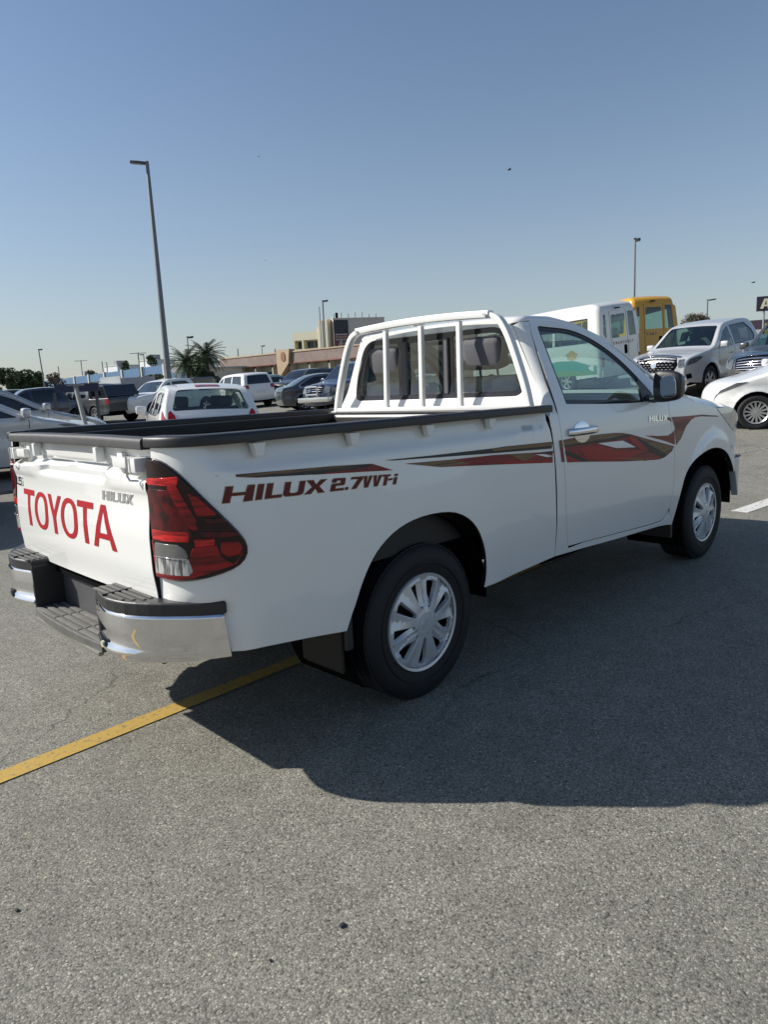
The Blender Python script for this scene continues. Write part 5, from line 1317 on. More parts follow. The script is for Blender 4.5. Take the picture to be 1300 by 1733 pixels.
make_car('sedan', 'sedan', 'farther silver sedan parked just behind the nearest silver one', 'sedan', 2.08, 13.12, -5, SILV, glass=GLASS_REAR, spokes=10, extra=ex_silver, group='silver sedans parked side by side')
# dark car corner at the left edge
def ex_dark(c):
    flankpatch(c, 'headlight', [(2.33, .78), (2.0, .84), (2.02, .96), (2.2, .98)], LAMP, .02, .006)
make_car('suv', 'off_road_car', 'dark blue car whose rounded front corner cuts in at the left edge', 'off road car', -1.98, 7.15, -5, NAVYP, glass=GLASS_DARK, extra=ex_dark, spokes=6, scale=1.0)
# vehicles in the middle distance, left
make_car('suv', 'off_road_car', 'black off road car behind the long navy beam', 'off road car', 10.6, 37.5, 190, BLK, glass=GLASS_DARK)
make_car('suv', 'off_road_car', 'second black off road car beyond the silver sedans', 'off road car', 8.2, 34.0, 175, BLK, glass=GLASS_DARK)
make_car('pickup', 'pickup_truck', 'navy pickup left of the wrecked grey one', 'pickup truck', 9.4, 31.8, 172, NAVYP, glass=GLASS_DARK)
def ex_mini(c): pass
make_car('bus', 'minibus', 'low silver minibus roof at the far left under the dark trees', 'minibus', 5.5, 45.0, 165, SILV, hscale=.72, glass=GLASS_DARK, mirrors=False)
make_car('sedan', 'sedan', 'pale green sedan roof in front of the brown arcade', 'sedan', 21.3, 30.8, 170, mat('pale_green_paint', (.30, .45, .42), .3, coat=.8), glass=GLASS_DARK, hscale=1.12)
make_car('suv', 'off_road_car', 'dark grey car partly hidden between the sedan and the arcade', 'off road car', 22.8, 28.6, 185, CHAR, glass=GLASS_DARK)
make_car('suv', 'off_road_car', 'black van-like car right behind the navy off road car', 'off road car', 25.2, 27.2, 182, BLK, glass=GLASS, hscale=1.05)
make_car('sedan', 'sedan', 'white sedan glimpsed through the rear windows of the cab', 'sedan', 20.6, 16.5, 170, WCAR, glass=GLASS_DARK)
make_car('sedan', 'sedan', 'grey sedan left of the white off road car', 'sedan', 17.2, 33.4, 95, CHAR, glass=GLASS_DARK)

# white cab truck with a grey box body
bt = thing('box_truck', 'white cab truck with a long grey windowed box behind the wrecks', 'truck', (0, 0, 0))
bt.matrix_world = ground_matrix(19.8, 45.6, math.radians(212)) @ Matrix.Diagonal((.85, .85, .80, 1))
bx = MB().box(-3.4, 1.25, -1.15, 1.15, 1.05, 2.95, .05).build('box_body', mat('grey_box_body', (.36, .36, .37), .5, var=.1, vscale=2), bt, smooth=True)
for k in range(3): MB().box(-3.1+1.25*k, -2.35+1.25*k, -1.165, -1.15, 1.85, 2.4).build('box_window', GLASS_DARK, bx)
MB().box(-3.4, 1.25, -1.17, -1.15, 1.08, 1.22).build('box_skirt', WCAR, bx)
cb = MB().prism([(1.45, .6), (3.35, .6), (3.38, 1.35), (3.1, 2.35), (2.9, 2.5), (1.55, 2.5), (1.45, 2.4)], -1.02, 1.02, lambda u, v, w: (u, w, v)).build('cab', WCAR, bt)
b_ = cb.modifiers.new('b', 'BEVEL'); b_.width = .06; b_.segments = 3
MB().prism([(1.85, 1.45), (3.15, 1.45), (2.95, 2.28), (1.85, 2.28)], -1.03, -1.02, lambda u, v, w: (u, w, v)).build('cab_window', GLASS, cb)
MB().add([(3.36, -.9, 1.4), (3.36, .9, 1.4), (3.13, .85, 2.3), (3.13, -.85, 2.3)], [(0, 1, 2, 3)]).build('windscreen', GLASS_DARK, cb)
MB().box(1.28, 1.42, -.9, .9, 1.0, 3.1).build('headboard', WCAR, bt); MB().box(-4.1, 3.2, -.5, .5, .6, .95).build('chassis', DARK, bt)
for xw in (2.5, -2.6):
    for sg in (-1, 1): bg_wheel(bt, xw, sg*.9, .42, .25, sg, 6, ALLOY)

# buses ---------------------------------------------------------------
TEAL = mat('teal_swoosh', (.015, .25, .19), .35, coat=.5); OLIVE = mat('green_swoosh', (.10, .26, .10), .35, coat=.5); OCHRE = mat('ochre_print', (.50, .34, .12), .5, var=.7, vscale=14)
def ex_bus(colored):
    def f(c):
        R_ = c['root']; pz = c['paint']
        # door outline, hinges, handle on the tail
        for y_ in (-.33, .43): patch(c, 'door_gap', [(y_-.006, .62), (y_+.006, .62), (y_+.006, 2.38), (y_-.006, 2.38)], SEAM, False, 0, .004, 0)
        patch(c, 'handle_recess', [(-.27, 1.02), (-.13, 1.02), (-.13, 1.30), (-.27, 1.30)], DARK, False, .05, .006)
        MB().box(c['xr']-.10, c['xr']+.0, .04, .20, 2.43, 2.47, .01).build('rear_lamp_bracket', DARK, R_)
        for sg in (-1, 1): patch(c, 'tail_light', [(sg*.80, .72), (sg*.90, .72), (sg*.90, 1.0), (sg*.80, 1.0)], REDL, False, .02, .008)
        patch(c, 'bumper', [(-.92, .42), (.92, .42), (.92, .60), (-.92, .60)], pz, False, .02, .03, .02)
        # dark window surround on the flanks
        if colored:
            sheet('teal_swoosh', [(-3.05, .52), (.2, .52), (.1, .78), (-.9, .98), (-1.5, 1.03), (-2.2, .99), (-2.75, .83), (-3.05, .80)][::-1], c['side'], TEAL, R_, out=OR, grid=.3, depth=0, off=.002)
            sheet('green_swoosh', [(-3.05, .52), (.2, .52), (-.5, .66), (-1.8, .72), (-3.05, .62)][::-1], c['side'], OLIVE, R_, out=OR, grid=.3, depth=0, off=.004)
            for q in [x for x in list(bpy.data.objects) if x.parent == R_ and x.name.split('.')[0] in ('teal_swoosh', 'green_swoosh')]: mirror(q)
            o = sheet('round_print', [(-2.05+.24*(1+.14*math.sin(5*a))*math.cos(a), 1.17+.15*(1+.12*math.cos(4*a))*math.sin(a)) for a in [2*PI*k/24 for k in range(24)]], c['side'], OCHRE, R_, out=OR, grid=.1, depth=0, off=.003); mirror(o)
        word = 'EMERGENCY' if colored else 'EXIT'
        def wS(u, v): return c['strip'](c['uz'](1.345+.085*v, False), .36-u*.105)
        # text runs left to right as seen from behind (y decreasing from the left edge)
        lettering('rear_lettering', [(ch, i*1.05, .62, .2, .16) for i, ch in enumerate(word)], wS, mat('faded_red_print', (.22, .10, .10), .6), R_, thick=.001, out=(-1, 0, 0), off=.003)
    return f
rear_h = [[(.90, 1.62), (.62, 1.58), (.60, 2.30), (.84, 2.28)][::-1], [(.40, 1.55), (-.28, 1.55), (-.26, 2.26), (.36, 2.26)][::-1], [(-.40, 1.55), (-.92, 1.58), (-.84, 2.30), (-.40, 2.32)][::-1]]
make_car('bus', 'minibus', 'white minibus with teal swoosh showing its three rear windows beyond the cab', 'minibus', 19.87, 10.99, 77, WBUS, glass=GLASS, extra=ex_bus(True), mirrors=False, holes_rear=rear_h, spokes=6, hscale=1.0)
make_car('bus', 'minibus', 'yellow minibus parked just beyond the white one', 'minibus', 23.85, 10.98, 60, YCAR, glass=GLASS, extra=ex_bus(False), mirrors=False, holes_rear=rear_h, spokes=6, hscale=1.04)

# silver double cab pickup facing us, charcoal SUV, white sedan ----------
def ex_mg(c):
    R_ = c['root']
    g_ = patch(c, 'grille', [(-.50, .74), (.50, .74), (.60, .90), (.54, 1.03), (-.54, 1.03), (-.60, .90)], DARK, True, .03, .004)
    for r_ in range(6):
        for k in range(11):
            y_ = -.52+.10*k+(.05 if r_ % 2 else 0); z_ = .765+.046*r_
            if abs(y_) < .52: patch(c, 'grille_link', [(y_-.040, z_-.002), (y_, z_-.007), (y_+.040, z_+.002), (y_, z_+.007)], SILV, True, 0, .012, 0, g_)
    e = patch(c, 'emblem', ell(0, .90, .075, .065, 12), CHROME, True, 0, .022, .004, g_)
    patch(c, 'grille_surround', [(-.60, 1.035), (.60, 1.035), (.62, 1.06), (-.62, 1.06)], CHROME, True, .01, .012)
    for sg in (-1, 1):
        patch(c, 'headlight', [(sg*.62, .84), (sg*.745, .86), (sg*.735, 1.03), (sg*.60, 1.0)], LAMP, True, .02, .010)
        patch(c, 'fog_lamp_recess', [(sg*.52, .52), (sg*.74, .54), (sg*.72, .66), (sg*.56, .66)], DARK, True, .02, .008)
    flankpatch(c, 'headlight', [(2.56, .88), (2.30, .92), (2.02, 1.03), (2.14, 1.07), (2.48, 1.03)], LAMP, .03, .008)
    flankpatch(c, 'fog_lamp_recess', [(2.58, .54), (2.42, .56), (2.44, .67), (2.58, .66)], DARK, .02, .006)
    patch(c, 'lower_grille', [(-.46, .52), (.46, .52), (.50, .66), (-.50, .66)], DARK, True, .02, .006)
    s_ = sheet('price_sticker', rpoly([(-.1, 1.28), (-.55, 1.28), (-.62, 1.55), (-.12, 1.55)], .03), c['side'], mat('paper_sticker', (.45, .46, .50), .6, var=.5, vscale=20), R_, out=OR, grid=0, depth=0, off=-.004); mirror(s_)
make_car('pickup', 'pickup_truck', 'silver double cab pickup with round grille emblem between the yellow minibus and white sedan', 'pickup truck', 18.56, 5.07, 174, SILV2, glass=GLASS, extra=ex_mg, spokes=6)
def ex_char(c):
    R_ = c['root']
    g_ = patch(c, 'grille', [(-.52, .72), (.52, .72), (.58, 1.0), (-.58, 1.0)], DARK, True, .03, .004)
    for k in range(6): patch(c, 'grille_bar', [(-.52, .745+.042*k), (.52, .745+.042*k), (.52, .757+.042*k), (-.52, .757+.042*k)], CHROME, True, 0, .014, .004, g_)
    patch(c, 'grille_surround', [(-.60, 1.0), (.60, 1.0), (.62, 1.035), (-.62, 1.035)], CHROME, True, .01, .014)
    for sg in (-1, 1): patch(c, 'headlight', [(sg*.62, .80), (sg*.74, .82), (sg*.73, 1.0), (sg*.62, 1.0)], LAMP, True, .03, .012)
    flankpatch(c, 'headlight', [(2.35, .82), (2.02, .84), (1.98, .96), (2.22, 1.02)], mat('bright_headlamp', (.62, .62, .58), .1, coat=1, var=.5, vscale=25), .04, .008)
make_car('suv', 'off_road_car', 'charcoal off road car with chrome slat grille behind the white sedan', 'off road car', 17.15, 2.15, 172, CHAR, glass=GLASS, extra=ex_char, spokes=6)
def ex_ws(c):
    flankpatch(c, 'headlight', [(1.90, .58), (1.86, .66), (1.52, .80), (1.36, .86), (1.55, .85), (1.80, .73)], LAMP, .02, .008)
    flankpatch(c, 'fog_lamp_recess', [(1.90, .42), (1.82, .42), (1.82, .50), (1.90, .50)], DARK, .01, .006)

make_car('hatch', 'compact_car', 'white compact car with multi spoke wheels at the right edge of the photo', 'car', 12.55, .63, 113, WCAR, glass=GLASS_DARK, extra=ex_ws, spokes=14)

# ================================================================== BUILDINGS
def wall_frame(A, B):
    A, B = Vector((*A, 0)), Vector((*B, 0)); t = (B-A); L = t.length; t.normalize(); n_ = Vector((-t.y, t.x, 0))
    if n_.dot(Vector((-2, -3, 0))-A) < 0: n_ = -n_          # n points to the lot
    M_ = Matrix((t, n_, Vector((0, 0, 1)))).transposed().to_4x4(); M_.translation = A
    return M_, L
BLUE_R = mat('blue_steel_fascia', (.055, .13, .24), .5, var=.12, vscale=.4); WALLW = mat('pale_plaster', (.50, .47, .41), .8, var=.1, vscale=.8, bump=.2, bscale=6)
GREYR = mat('grey_roof_sheet', (.26, .28, .30), .6, var=.1, vscale=.5)
ARC = mat('brown_stone_fascia', (.21, .160, .138), .8, var=.35, vscale=2.2, bump=.3, bscale=4); ARCW = mat('cream_shop_wall', (.42, .39, .32), .8, var=.12, vscale=1.2)
BUFF = mat('buff_stone_pier', (.40, .30, .20), .8, var=.2, vscale=2); CREAM = mat('cream_render', (.80, .73, .52), .8, var=.08, vscale=.6); CREAMD = mat('grey_brown_render', (.60, .53, .47), .85, var=.06, vscale=.3)
DWIN = mat('dark_shop_window', (.03, .04, .045), .15)
# long warehouse with a blue fascia
w = thing('warehouse', 'long low warehouse with a blue steel fascia along the left skyline', 'warehouse', (0, 0, 0))
M_, L = wall_frame((56.0, 175.0), (49.6, 96.0)); w.matrix_world = M_
MB().box(0, L, -14, 0, 0, 5.0).build('wall', WALLW, w)
for k in range(9): MB().box(L*k/9+.25, L*(k+1)/9-.25, 0, .25, 5.02, 6.35).build('fascia_panel', BLUE_R, w)
for k in range(10): MB().box(L*k/9-.3, L*k/9+.3, .0, .45, 3.4, 6.5).build('white_post', CK_W, w)
MB().box(-.2, L+.2, -14.2, -.05, 5.0, 6.25).build('roof', GREYR, w)
for k in range(12):
    MB().box(L*k/12+1, L*k/12+5, .01, .06, 1.2, 3.6).build('shutter', GREYR if k % 3 else DWIN, w)
w = thing('warehouse', 'grey roofed warehouse with a short blue band right of the palms', 'warehouse', (0, 0, 0))
M_, L = wall_frame((49.7, 95.5), (51.5, 73.0)); w.matrix_world = M_
MB().box(0, L, -12, 0, 0, 6.1).build('wall', GREYR, w); MB().box(.5, L*.62, 0, .08, 4.2, 5.1).build('fascia_panel', BLUE_R, w)
MB().box(-.3, L+.3, -12.3, .2, 6.1, 6.3).build('roof', GREYR, w)
# small white roof-top blocks beyond
for i, (x, y, sx, sy, z0, h, lab) in enumerate([(64, 158, 7, 6, 5.0, 3.1, 'small white block on the skyline left of the box truck'), (62, 137, 6, 5, 6.2, 3.0, 'white cube building above the cab of the box truck'), (60, 119, 5, 4, 6.2, 3.0, 'white cube building right of the box truck roof')]):
    w = thing('white_building', lab, 'building', (x, y, 0), .1, 'white blocks beyond the warehouse'); MB().box(-sx/2, sx/2, -sy/2, sy/2, 0, z0+h-1.0).build('wall', mat('white_plaster', (.60, .62, .62), .7, var=.05, vscale=1), w)
    MB().box(-sx/2-.1, sx/2+.1, -sy/2-.1, sy/2+.1, z0+h-1.0, z0+h-.8).build('parapet', WALLW, w)
    MB().box(-1, 1.2, sy/2-1.4, sy/2-.3, z0+h-.8, z0+h+.2).build('water_tank', GREYR, w)
# the brown arcade
w = thing('arcade_building', 'single storey arcade with long brown fascia and buff stone bay', 'building', (0, 0, 0))
M_, L = wall_frame((39.6, 64.2), (42.8, 24.0)); w.matrix_world = M_
MB().box(.6, L, -9, -.6, 0, 4.5).build('wall', ARCW, w)
bay0 = 9.6
for x0, x1 in ((0, bay0), (bay0+1.9, L)):
    m_ = MB().prism([(x0, 4.25), (x1, 4.25), (x1, 5.25), (x0, 5.25)], -8.8, .25, lambda u, v, q: (u, q, v)); m_.build('fascia', ARC, w)
    MB().box(x0, x1, .20, .32, 5.22, 5.34).build('coping', BUFF, w); MB().box(x0, x1, .22, .30, 4.17, 4.26).build('fascia_trim', mat('red_trim', (.20, .07, .05), .6), w)
p = MB().prism([(bay0, 5.55), (bay0+1.9, 5.55), (bay0+1.7, 4.2), (bay0+.6, 3.2), (bay0+.6, 0), (bay0+.1, 0), (bay0, 4.0)], -.2, .55, lambda u, v, q: (u, q, v)).build('stone_bay', BUFF, w)
MB().prism(ell(bay0+1.0, 4.85, .32, .45, 16, 2.4), .55, .60, lambda u, v, q: (u, q, v)).build('bay_medallion', mat('brown_medallion', (.22, .10, .05), .7), p)
for k in range(14):
    x = 1.2+k*2.7
    if abs(x-bay0) > 1.5: MB().box(x, x+1.25, -.60, -.56, 2.9, 3.55).build('window', DWIN, w)
    MB().box(x+1.8, x+1.95, -.5, .2, 0, 4.2).build('pillar', ARCW, w)
    MB().ellipsoid((x+1.87, .3, 4.05), (.12, .12, .10), 8).build('lantern', DARK, w)
random.seed(3)
# faint raised sign characters in relief, too worn to read
# office block
w = thing('office_block', 'cream and grey office block with a red poster on its corner', 'building', (0, 0, 0))
def fp(name, P, z0, z1, m_, parent): return MB().prism(P, z0, z1).build(name, m_, parent)
M_, L = wall_frame((66.8, 86.9), (69.9, 80.7)); w.matrix_world = M_
LW = 4.55
MB().box(0, LW, -7, -1.2, 0, 10.0).build('cream_wing', CREAM, w)
MB().box(0, LW, -1.3, 0, 9.35, 10.55).build('cream_parapet', CREAM, w); MB().box(0, LW, -1.3, 0, 7.2, 8.0).build('cream_balcony', CREAM, w); MB().box(0, LW, -1.3, 0, 0, 7.2).build('lower_storey', CREAM, w)
for x in (0.0, 1.55, LW-.3): MB().box(x, x+.28, -1.3, -.01, 8.0, 9.35).build('column', CREAM, w)
for x0, x1 in ((.4, 1.45), (2.0, 3.1), (3.2, 4.2)): MB().box(x0, x1, -1.2, -1.15, 8.2, 9.2).build('window', DWIN, w)
MB().box(3.5, 4.5, -2.4, -1.6, 10.5, 11.3).build('plant_box', CREAMD, w)
MB().box(LW, 6.05, -7, .15, 0, 12.15).build('tower', CREAM, w); MB().box(LW+.55, LW+.68, .15, .22, 7, 12.1).build('tower_groove', CREAMD, w)
w.location.z = 0
g = MB(); 
MB().box(6.05, 6.2, -2.0, .10, 0, 12.25).build('corner_strip', CREAM, w)
# grey flank faces the lot, poster on its left end
w2 = thing('office_block', 'plain grey office wall right of the cream block, left of the cab guard', 'building', (0, 0, 0))
M_, L = wall_frame((69.95, 80.65), (76.8, 76.4)); w2.matrix_world = M_
MB().box(0, L, -10, 0, 0, 12.15).build('wall', CREAMD, w2); MB().box(-.05, L+.05, -10.05, .06, 12.15, 12.30).build('parapet', CREAMD, w2)
po = MB().box(.05, 2.3, .02, .08, 7.4, 10.0).build('poster_lower', mat('red_poster', (.20, .06, .05), .5, var=.7, vscale=1.8), w2)
MB().box(.05, 2.3, .02, .08, 10.02, 12.0).build('poster_upper', mat('dark_poster', (.035, .04, .045), .5, var=.9, vscale=2), w2)
for k in range(3): MB().box(.25, 2.1, .085, .10, 9.75-.38*k, 9.93-.38*k).build('poster_line', CK_W if k != 1 else BUFF, po)
MB().prism([(.3, 7.6), (.55, 7.6), (1.05, 8.5), (1.0, 7.6), (1.2, 7.6), (1.25, 8.95), (1.0, 8.95)], .085, .11, lambda u, v, q: (u, q, v)).build('poster_emblem', CK_W, po)
for k in range(3): MB().box(1.4, 2.15, .085, .10, 7.75+.33*k, 7.92+.33*k).build('poster_line', CK_W, po)
for k in range(7):
    x = .4+k*1.1; MB().tube([(x, -1, 12.2), (x, -1, 12.9+.5*random.random())], .04, 5).build('roof_aerial', DARK, w2)
MB().box(.6, .95, -1.2, -.9, 12.3, 13.2).build('roof_vent', DARK, w2)
# hut and sheds in front of the arcade
w = thing('site_hut', 'small white flat roofed hut between the palms and arcade', 'hut', (35.0, 58.6, 0), -.75)
MB().box(-1.6, 1.6, -1.1, 1.1, .5, 3.35).build('wall', mat('white_hut_wall', (.56, .55, .50), .7, var=.06, vscale=2), w); MB().box(-1.75, 1.75, -1.25, 1.25, 3.35, 3.5).build('roof', WALLW, w)
MB().box(.3, 1.2, -1.14, -1.1, 1.7, 2.8).build('window', DWIN, w)
w = thing('site_hut', 'second pale shed behind the white hut with a grey door', 'hut', (37.6, 60.6, 0), -.75)
MB().box(-1.7, 1.9, -1.1, 1.1, .5, 4.1).build('wall', WALLW, w); MB().box(-1.9, 2.3, -1.4, 1.3, 4.1, 4.25).build('roof', GREYR, w); MB().box(-.6, 1.0, -1.14, -1.1, 1.2, 3.4).build('door', GREYR, w)
# distant roofs seen over the cab
for i, (x, y, s_, z, lab) in enumerate([(99.5, 99.8, 2.6, 13.6, 'tiny cream rooftop just above the guard bar'), (104.8, 94.8, 2.4, 14.6, 'pale rooftop box above the middle of the cab guard')]):
    w = thing('far_building', lab, 'building', (x, y, 0), -.8, 'distant rooftops over the cab'); MB().box(-s_/2, s_/2, -2, 2, 0, z).build('wall', CREAM, w); MB().box(-s_*.2, s_*.3, -1, 1, z, z+.5).build('roof_box', GREYR, w)
# shop front with coloured goods, far right, and purple sign
w = thing('shop_front', 'dark shop front with yellow displays far right beyond the silver pickup', 'shop', (0, 0, 0))
M_, L = wall_frame((86.0, 30.0), (89.0, 20.0)); w.matrix_world = M_
MB().box(0, L, -4, 0, 0, 7.2).build('wall', mat('dark_shop_wall', (.04, .03, .045), .6), w)
for k in range(9):
    x = 1.2+k*1.0; MB().box(x, x+.7, .01, .3, 5.2+.5*((k*7) % 3)/2, 6.1+.3*((k*5) % 3)).build('yellow_display', mat('yellow_goods', (.55, .42, .05), .5, var=.5, vscale=2) if k % 3 else CK_W, w)
MB().box(0, L, 0, .4, 0, 5.0).build('lower_wall', WALLW, w)
sg_ = thing('sign_board', 'purple sign board with a large cream letter A at the right edge', 'sign', (0, 0, 0))
M_, L = wall_frame((64.75, 18.7), (66.6, 15.2)); sg_.matrix_world = M_
bd = MB().box(0, L, -.2, 0, 6.45, 7.68, .02).build('board', mat('purple_sign', (.035, .022, .045), .4), sg_)
lettering('sign_letter', [('A', .32, 1.0, .28, .16), ('U', 1.5, .8, .25, .16)], lambda u, v: (u*.85, .01, 6.65+v*.82), mat('cream_letter', (.75, .70, .50), .5), bd, thick=.03, out=(0, 1, 0))
for x in (.6, L-.6): MB().tube([(x, -.1, 0), (x, -.1, 6.5)], .08, 8).build('post', GREYR, sg_)

# ================================================================== LAMPS
STEEL = mat('galvanised_pole', (.17, .18, .19), .5, metal=.4, var=.15, vscale=2); STEELD = mat('dark_lamp_head', (.06, .065, .07), .5)
def lamp(x, y, z1, label, r0=.09, r1=.05, head=1.0, hd=0.0, lean=(0, 0), kind='flat', m_=None, z0=0):
    t = thing('street_lamp', label, 'street lamp', (x, y, z0)); h = z1-z0
    lx, ly = lean
    MB().tube([(0, 0, 0), (lx*.5, ly*.5, h*.5), (lx, ly, h)], [r0, (r0+r1)/2, r1], 12).build('pole', m_ or STEEL, t, smooth=True, angle=60)
    c, s_ = math.cos(hd), math.sin(hd)
    if head > 0:
        M_ = Matrix.Translation((lx, ly, h-.1)) @ Matrix.Rotation(hd, 4, 'Z') @ Matrix.Rotation(-.12, 4, 'Y')
        MB().prism(rpoly([(.02, -.10), (head*.6, -.15), (head, -.10), (head, .10), (head*.6, .15), (.02, .10)], .05), -.02, .11, M=M_).build('lamp_head', STEELD, t)
        MB().prism([(head*.35, -.1), (head*.9, -.08), (head*.9, .08), (head*.35, .1)], -.05, -.02, M=M_).build('lamp_lens', CK_W, t)
        MB().lathe([(0, .06), (.09, .06), (.09, .0), (.05, 0)], 12, Matrix.Translation((lx, ly, h)) @ Matrix.Rotation(PI/2, 4, 'X')).build('pole_cap', STEELD, t)
    return t
# big lamp left: leans a touch to the left
dL = math.radians(45.8+90)
lamp(18.55, 36.45, 14.85, 'tall grey street lamp leaning left above the white pickup', .20, .10, 1.0, dL, (-.35*.7+.6, .75), z0=0)
lamp(29.75, 53.85, 6.6, 'slim street lamp between the two palms', .07, .045, .55, dL+PI, (.30, .35))
lamp(43.9, 52.0, 10.2, 'street lamp in front of the cream office block', .11, .07, .55, dL+PI, (.35, .30))
lamp(49.6, 59.3, 10.65, 'plain thin pole just left of the lamp by the office block', .06, .05, 0)
lamp(37.1, 16.3, 9.05, 'street lamp rising behind the gap between the two minibuses', .075, .05, .30, dL+PI, (.45, .25))
lamp(30.9, 92.6, 8.3, 'street lamp beside the dark trees at far left', .11, .07, .5, dL+PI, (.0, .9))
lamp(93.0, 33.6, 10.7, 'small street lamp right of the bare tree', .12, .08, 1.1, dL+PI, (.3, .2))
lamp(65.8, 17.6, 8.9, 'floodlight pole behind the purple sign', .08, .06, .5, dL, (0, 0))
lamp(57.4, 82.0, 8.15, 'short lamp on the arcade roofline', .08, .05, .5, dL+PI)
lamp(51.0, 105.6, 8.5, 'curved lamp above the blue warehouse, left of the tall lamp', .10, .07, .7, dL, (.1, .2))
for i, (x, y, z, lab) in enumerate([(55.2, 141.6, 9.7, 'far utility pole with cross arm, left of the box truck'), (53.9, 128.5, 8.7, 'utility pole just left of the box truck cab'), (54.9, 128.9, 8.6, 'thin pole right next to the utility pole by the box truck'), (49.5, 104.4, 8.7, 'utility pole with cross arm left of the tall lamp'), (51.8, 144.7, 8.7, 'faint far pole above the black car'), (60.8, 93.4, 8.6, 'thin mast between the palms and arcade'), (65.0, 89.3, 8.3, 'thin leaning mast over the arcade bay')]):
    t = thing('utility_pole', lab, 'pole', (x, y, 0), 0, 'far poles on the left skyline'); MB().tube([(0, 0, 0), (0, 0, z)], .09, 8).build('pole', STEEL, t)
    if i in (0, 3): MB().tube([(.9, -.9, z-.1), (-.9, .9, z-.1)], .06, 6).build('cross_arm', STEEL, t)
# leaning post and navy beam
t = thing('leaning_post', 'grey steel post leaning in front of the navy beam by the silver sedans', 'post', (0, 0, 0))
MB().tube([(2.57, 8.80, .0), (2.68, 9.47, 1.11), (2.735, 9.80, 1.65)], .040, 8).build('post_tube', mat('grey_post', (.22, .22, .21), .6, var=.3, vscale=8), t, smooth=True)
MB().box(-.13, .13, -.06, .06, -.015, .01, M=Matrix.Translation((2.735, 9.80, 1.655)) @ Matrix.Rotation(-.75, 4, 'Z')).build('post_cap', mat('grey_post', (.22, .22, .21)), t)
t = thing('navy_beam', 'long navy blue beam on two posts behind the leaning post', 'barrier', (0, 0, 0))
M_ = Matrix.Translation((7.48, 22.0, 0)) @ Matrix.Rotation(math.radians(-44), 4, 'Z')
MB().box(-.75, .75, -.06, .06, 1.71, 1.99, M=M_).build('beam', mat('navy_board', (.012, .018, .055), .5), t)
for x in (-.8, .65): MB().box(x-.04, x+.04, -.04, .04, 0, 1.71, M=M_).build('post', STEELD, t)

# ================================================================== TREES
LEAF = mat('dark_tree_leaf', (.05, .075, .03), .7, var=.5, vscale=.8); LEAF2 = mat('olive_leaf', (.085, .105, .045), .7, var=.5, vscale=.8); BARK = mat('bark', (.12, .095, .07), .9, var=.3, vscale=5)
PALM = mat('palm_leaf', (.055, .08, .035), .6, var=.4, vscale=2); TWIG = mat('bare_twig', (.17, .14, .12), .9, var=.2, vscale=4)
def leafy(name, label, x, y, z0, ztrunk, rx, rz, n, leaf, group=None, seed=1, sz=.16, tr=.10):
    R_ = random.Random(seed); t = thing(name, label, 'tree' if 'hedge' not in name else 'hedge', (x, y, 0), 0, group)
    m_ = MB().tube([(0, 0, 0), (.05, .03, ztrunk*.6), (0, 0, ztrunk)], [tr, tr*.8, tr*.6], 8)
    for k in range(5):
        a = k*1.26; m_.tube([(0, 0, ztrunk*.75), (rx*.3*math.cos(a), rx*.3*math.sin(a), ztrunk+rz*.2), (rx*.6*math.cos(a), rx*.6*math.sin(a), ztrunk+rz*.55)], [tr*.5, tr*.35, tr*.15], 6)
    m_.build('trunk', BARK, t)
    cl = [(R_.gauss(0, .42)*rx, R_.gauss(0, .42)*rx, ztrunk+rz*.5+R_.uniform(-.5, .5)*rz, R_.uniform(.22, .42)) for _ in range(16)]
    V = []; F = []
    for _ in range(n):
        c = R_.choice(cl); d = Vector((R_.gauss(0, 1), R_.gauss(0, 1), R_.gauss(0, 1))).normalized()*R_.uniform(.6, 1.1)**.6
        p = Vector((c[0]+d.x*c[3]*rx, c[1]+d.y*c[3]*rx, max(z0, c[2]+d.z*c[3]*rz)))
        a = Vector((R_.gauss(0, 1), R_.gauss(0, 1), R_.gauss(0, .6))).normalized()*sz*R_.uniform(.5, 1.2); b = a.cross(Vector((R_.gauss(0, 1), R_.gauss(0, 1), R_.gauss(0, 1)))).normalized()*sz*.5
        k = len(V); V += [p-a, p+b, p+a, p-b]; F.append((k, k+1, k+2, k+3))
    MB().add(V, F).build('crown', leaf, t, fix=False, kind='stuff')
    return t
for i, (x, y, rx, rz, lf, lab) in enumerate([(29.3, 109, 3.4, 2.6, LEAF2, 'olive green tree clump at the very left edge of the skyline'), (31.6, 107, 2.7, 2.9, LEAF2, 'dense dark tree clump in the middle of the left tree group'), (33.6, 105.3, 1.6, 1.9, LEAF, 'lower dark tree at the right end of the left tree group')]):
    leafy('broadleaf_tree', lab, x, y, 2.8, 3.4, rx, rz, 4200, lf, 'dark trees on the left skyline', 11+i, .30)
leafy('bare_tree', 'thin twiggy tree beside the left street lamp', 35.9, 103.2, 3, 3.2, 1.5, 1.9, 500, TWIG, None, 21, .28)
leafy('broadleaf_tree', 'round dark tree under the tall palm', 28.9, 50.6, 1.9, 2.3, 1.15, 1.9, 3600, LEAF, None, 31, .14)
leafy('hedge_shrub', 'low green hedge beside the tall lamp below the blue warehouse', 40.6, 83.6, 3.2, 3.4, 1.9, .9, 2200, LEAF2, None, 41, .2)
leafy('broadleaf_tree', 'dark bush right of the bare tree beyond the silver pickup', 50.6, 17.9, 3.6, 4.2, .85, 1.0, 1800, LEAF, None, 51, .15)
for i, (x, y, z) in enumerate([(57.4, 143, 7.3), (56.5, 124.5, 7.9), (55.0, 111, 7.9)]):
    leafy('roof_tree', ['dark little tree on the skyline left of the utility pole', 'dark scraggy tree above the box truck cab', 'small dark tree left of the tall lamp over the warehouse'][i], x, y, z-1, z-.9, .9, 1.3, 500, LEAF, 'small trees behind the warehouse', 61+i, .22)
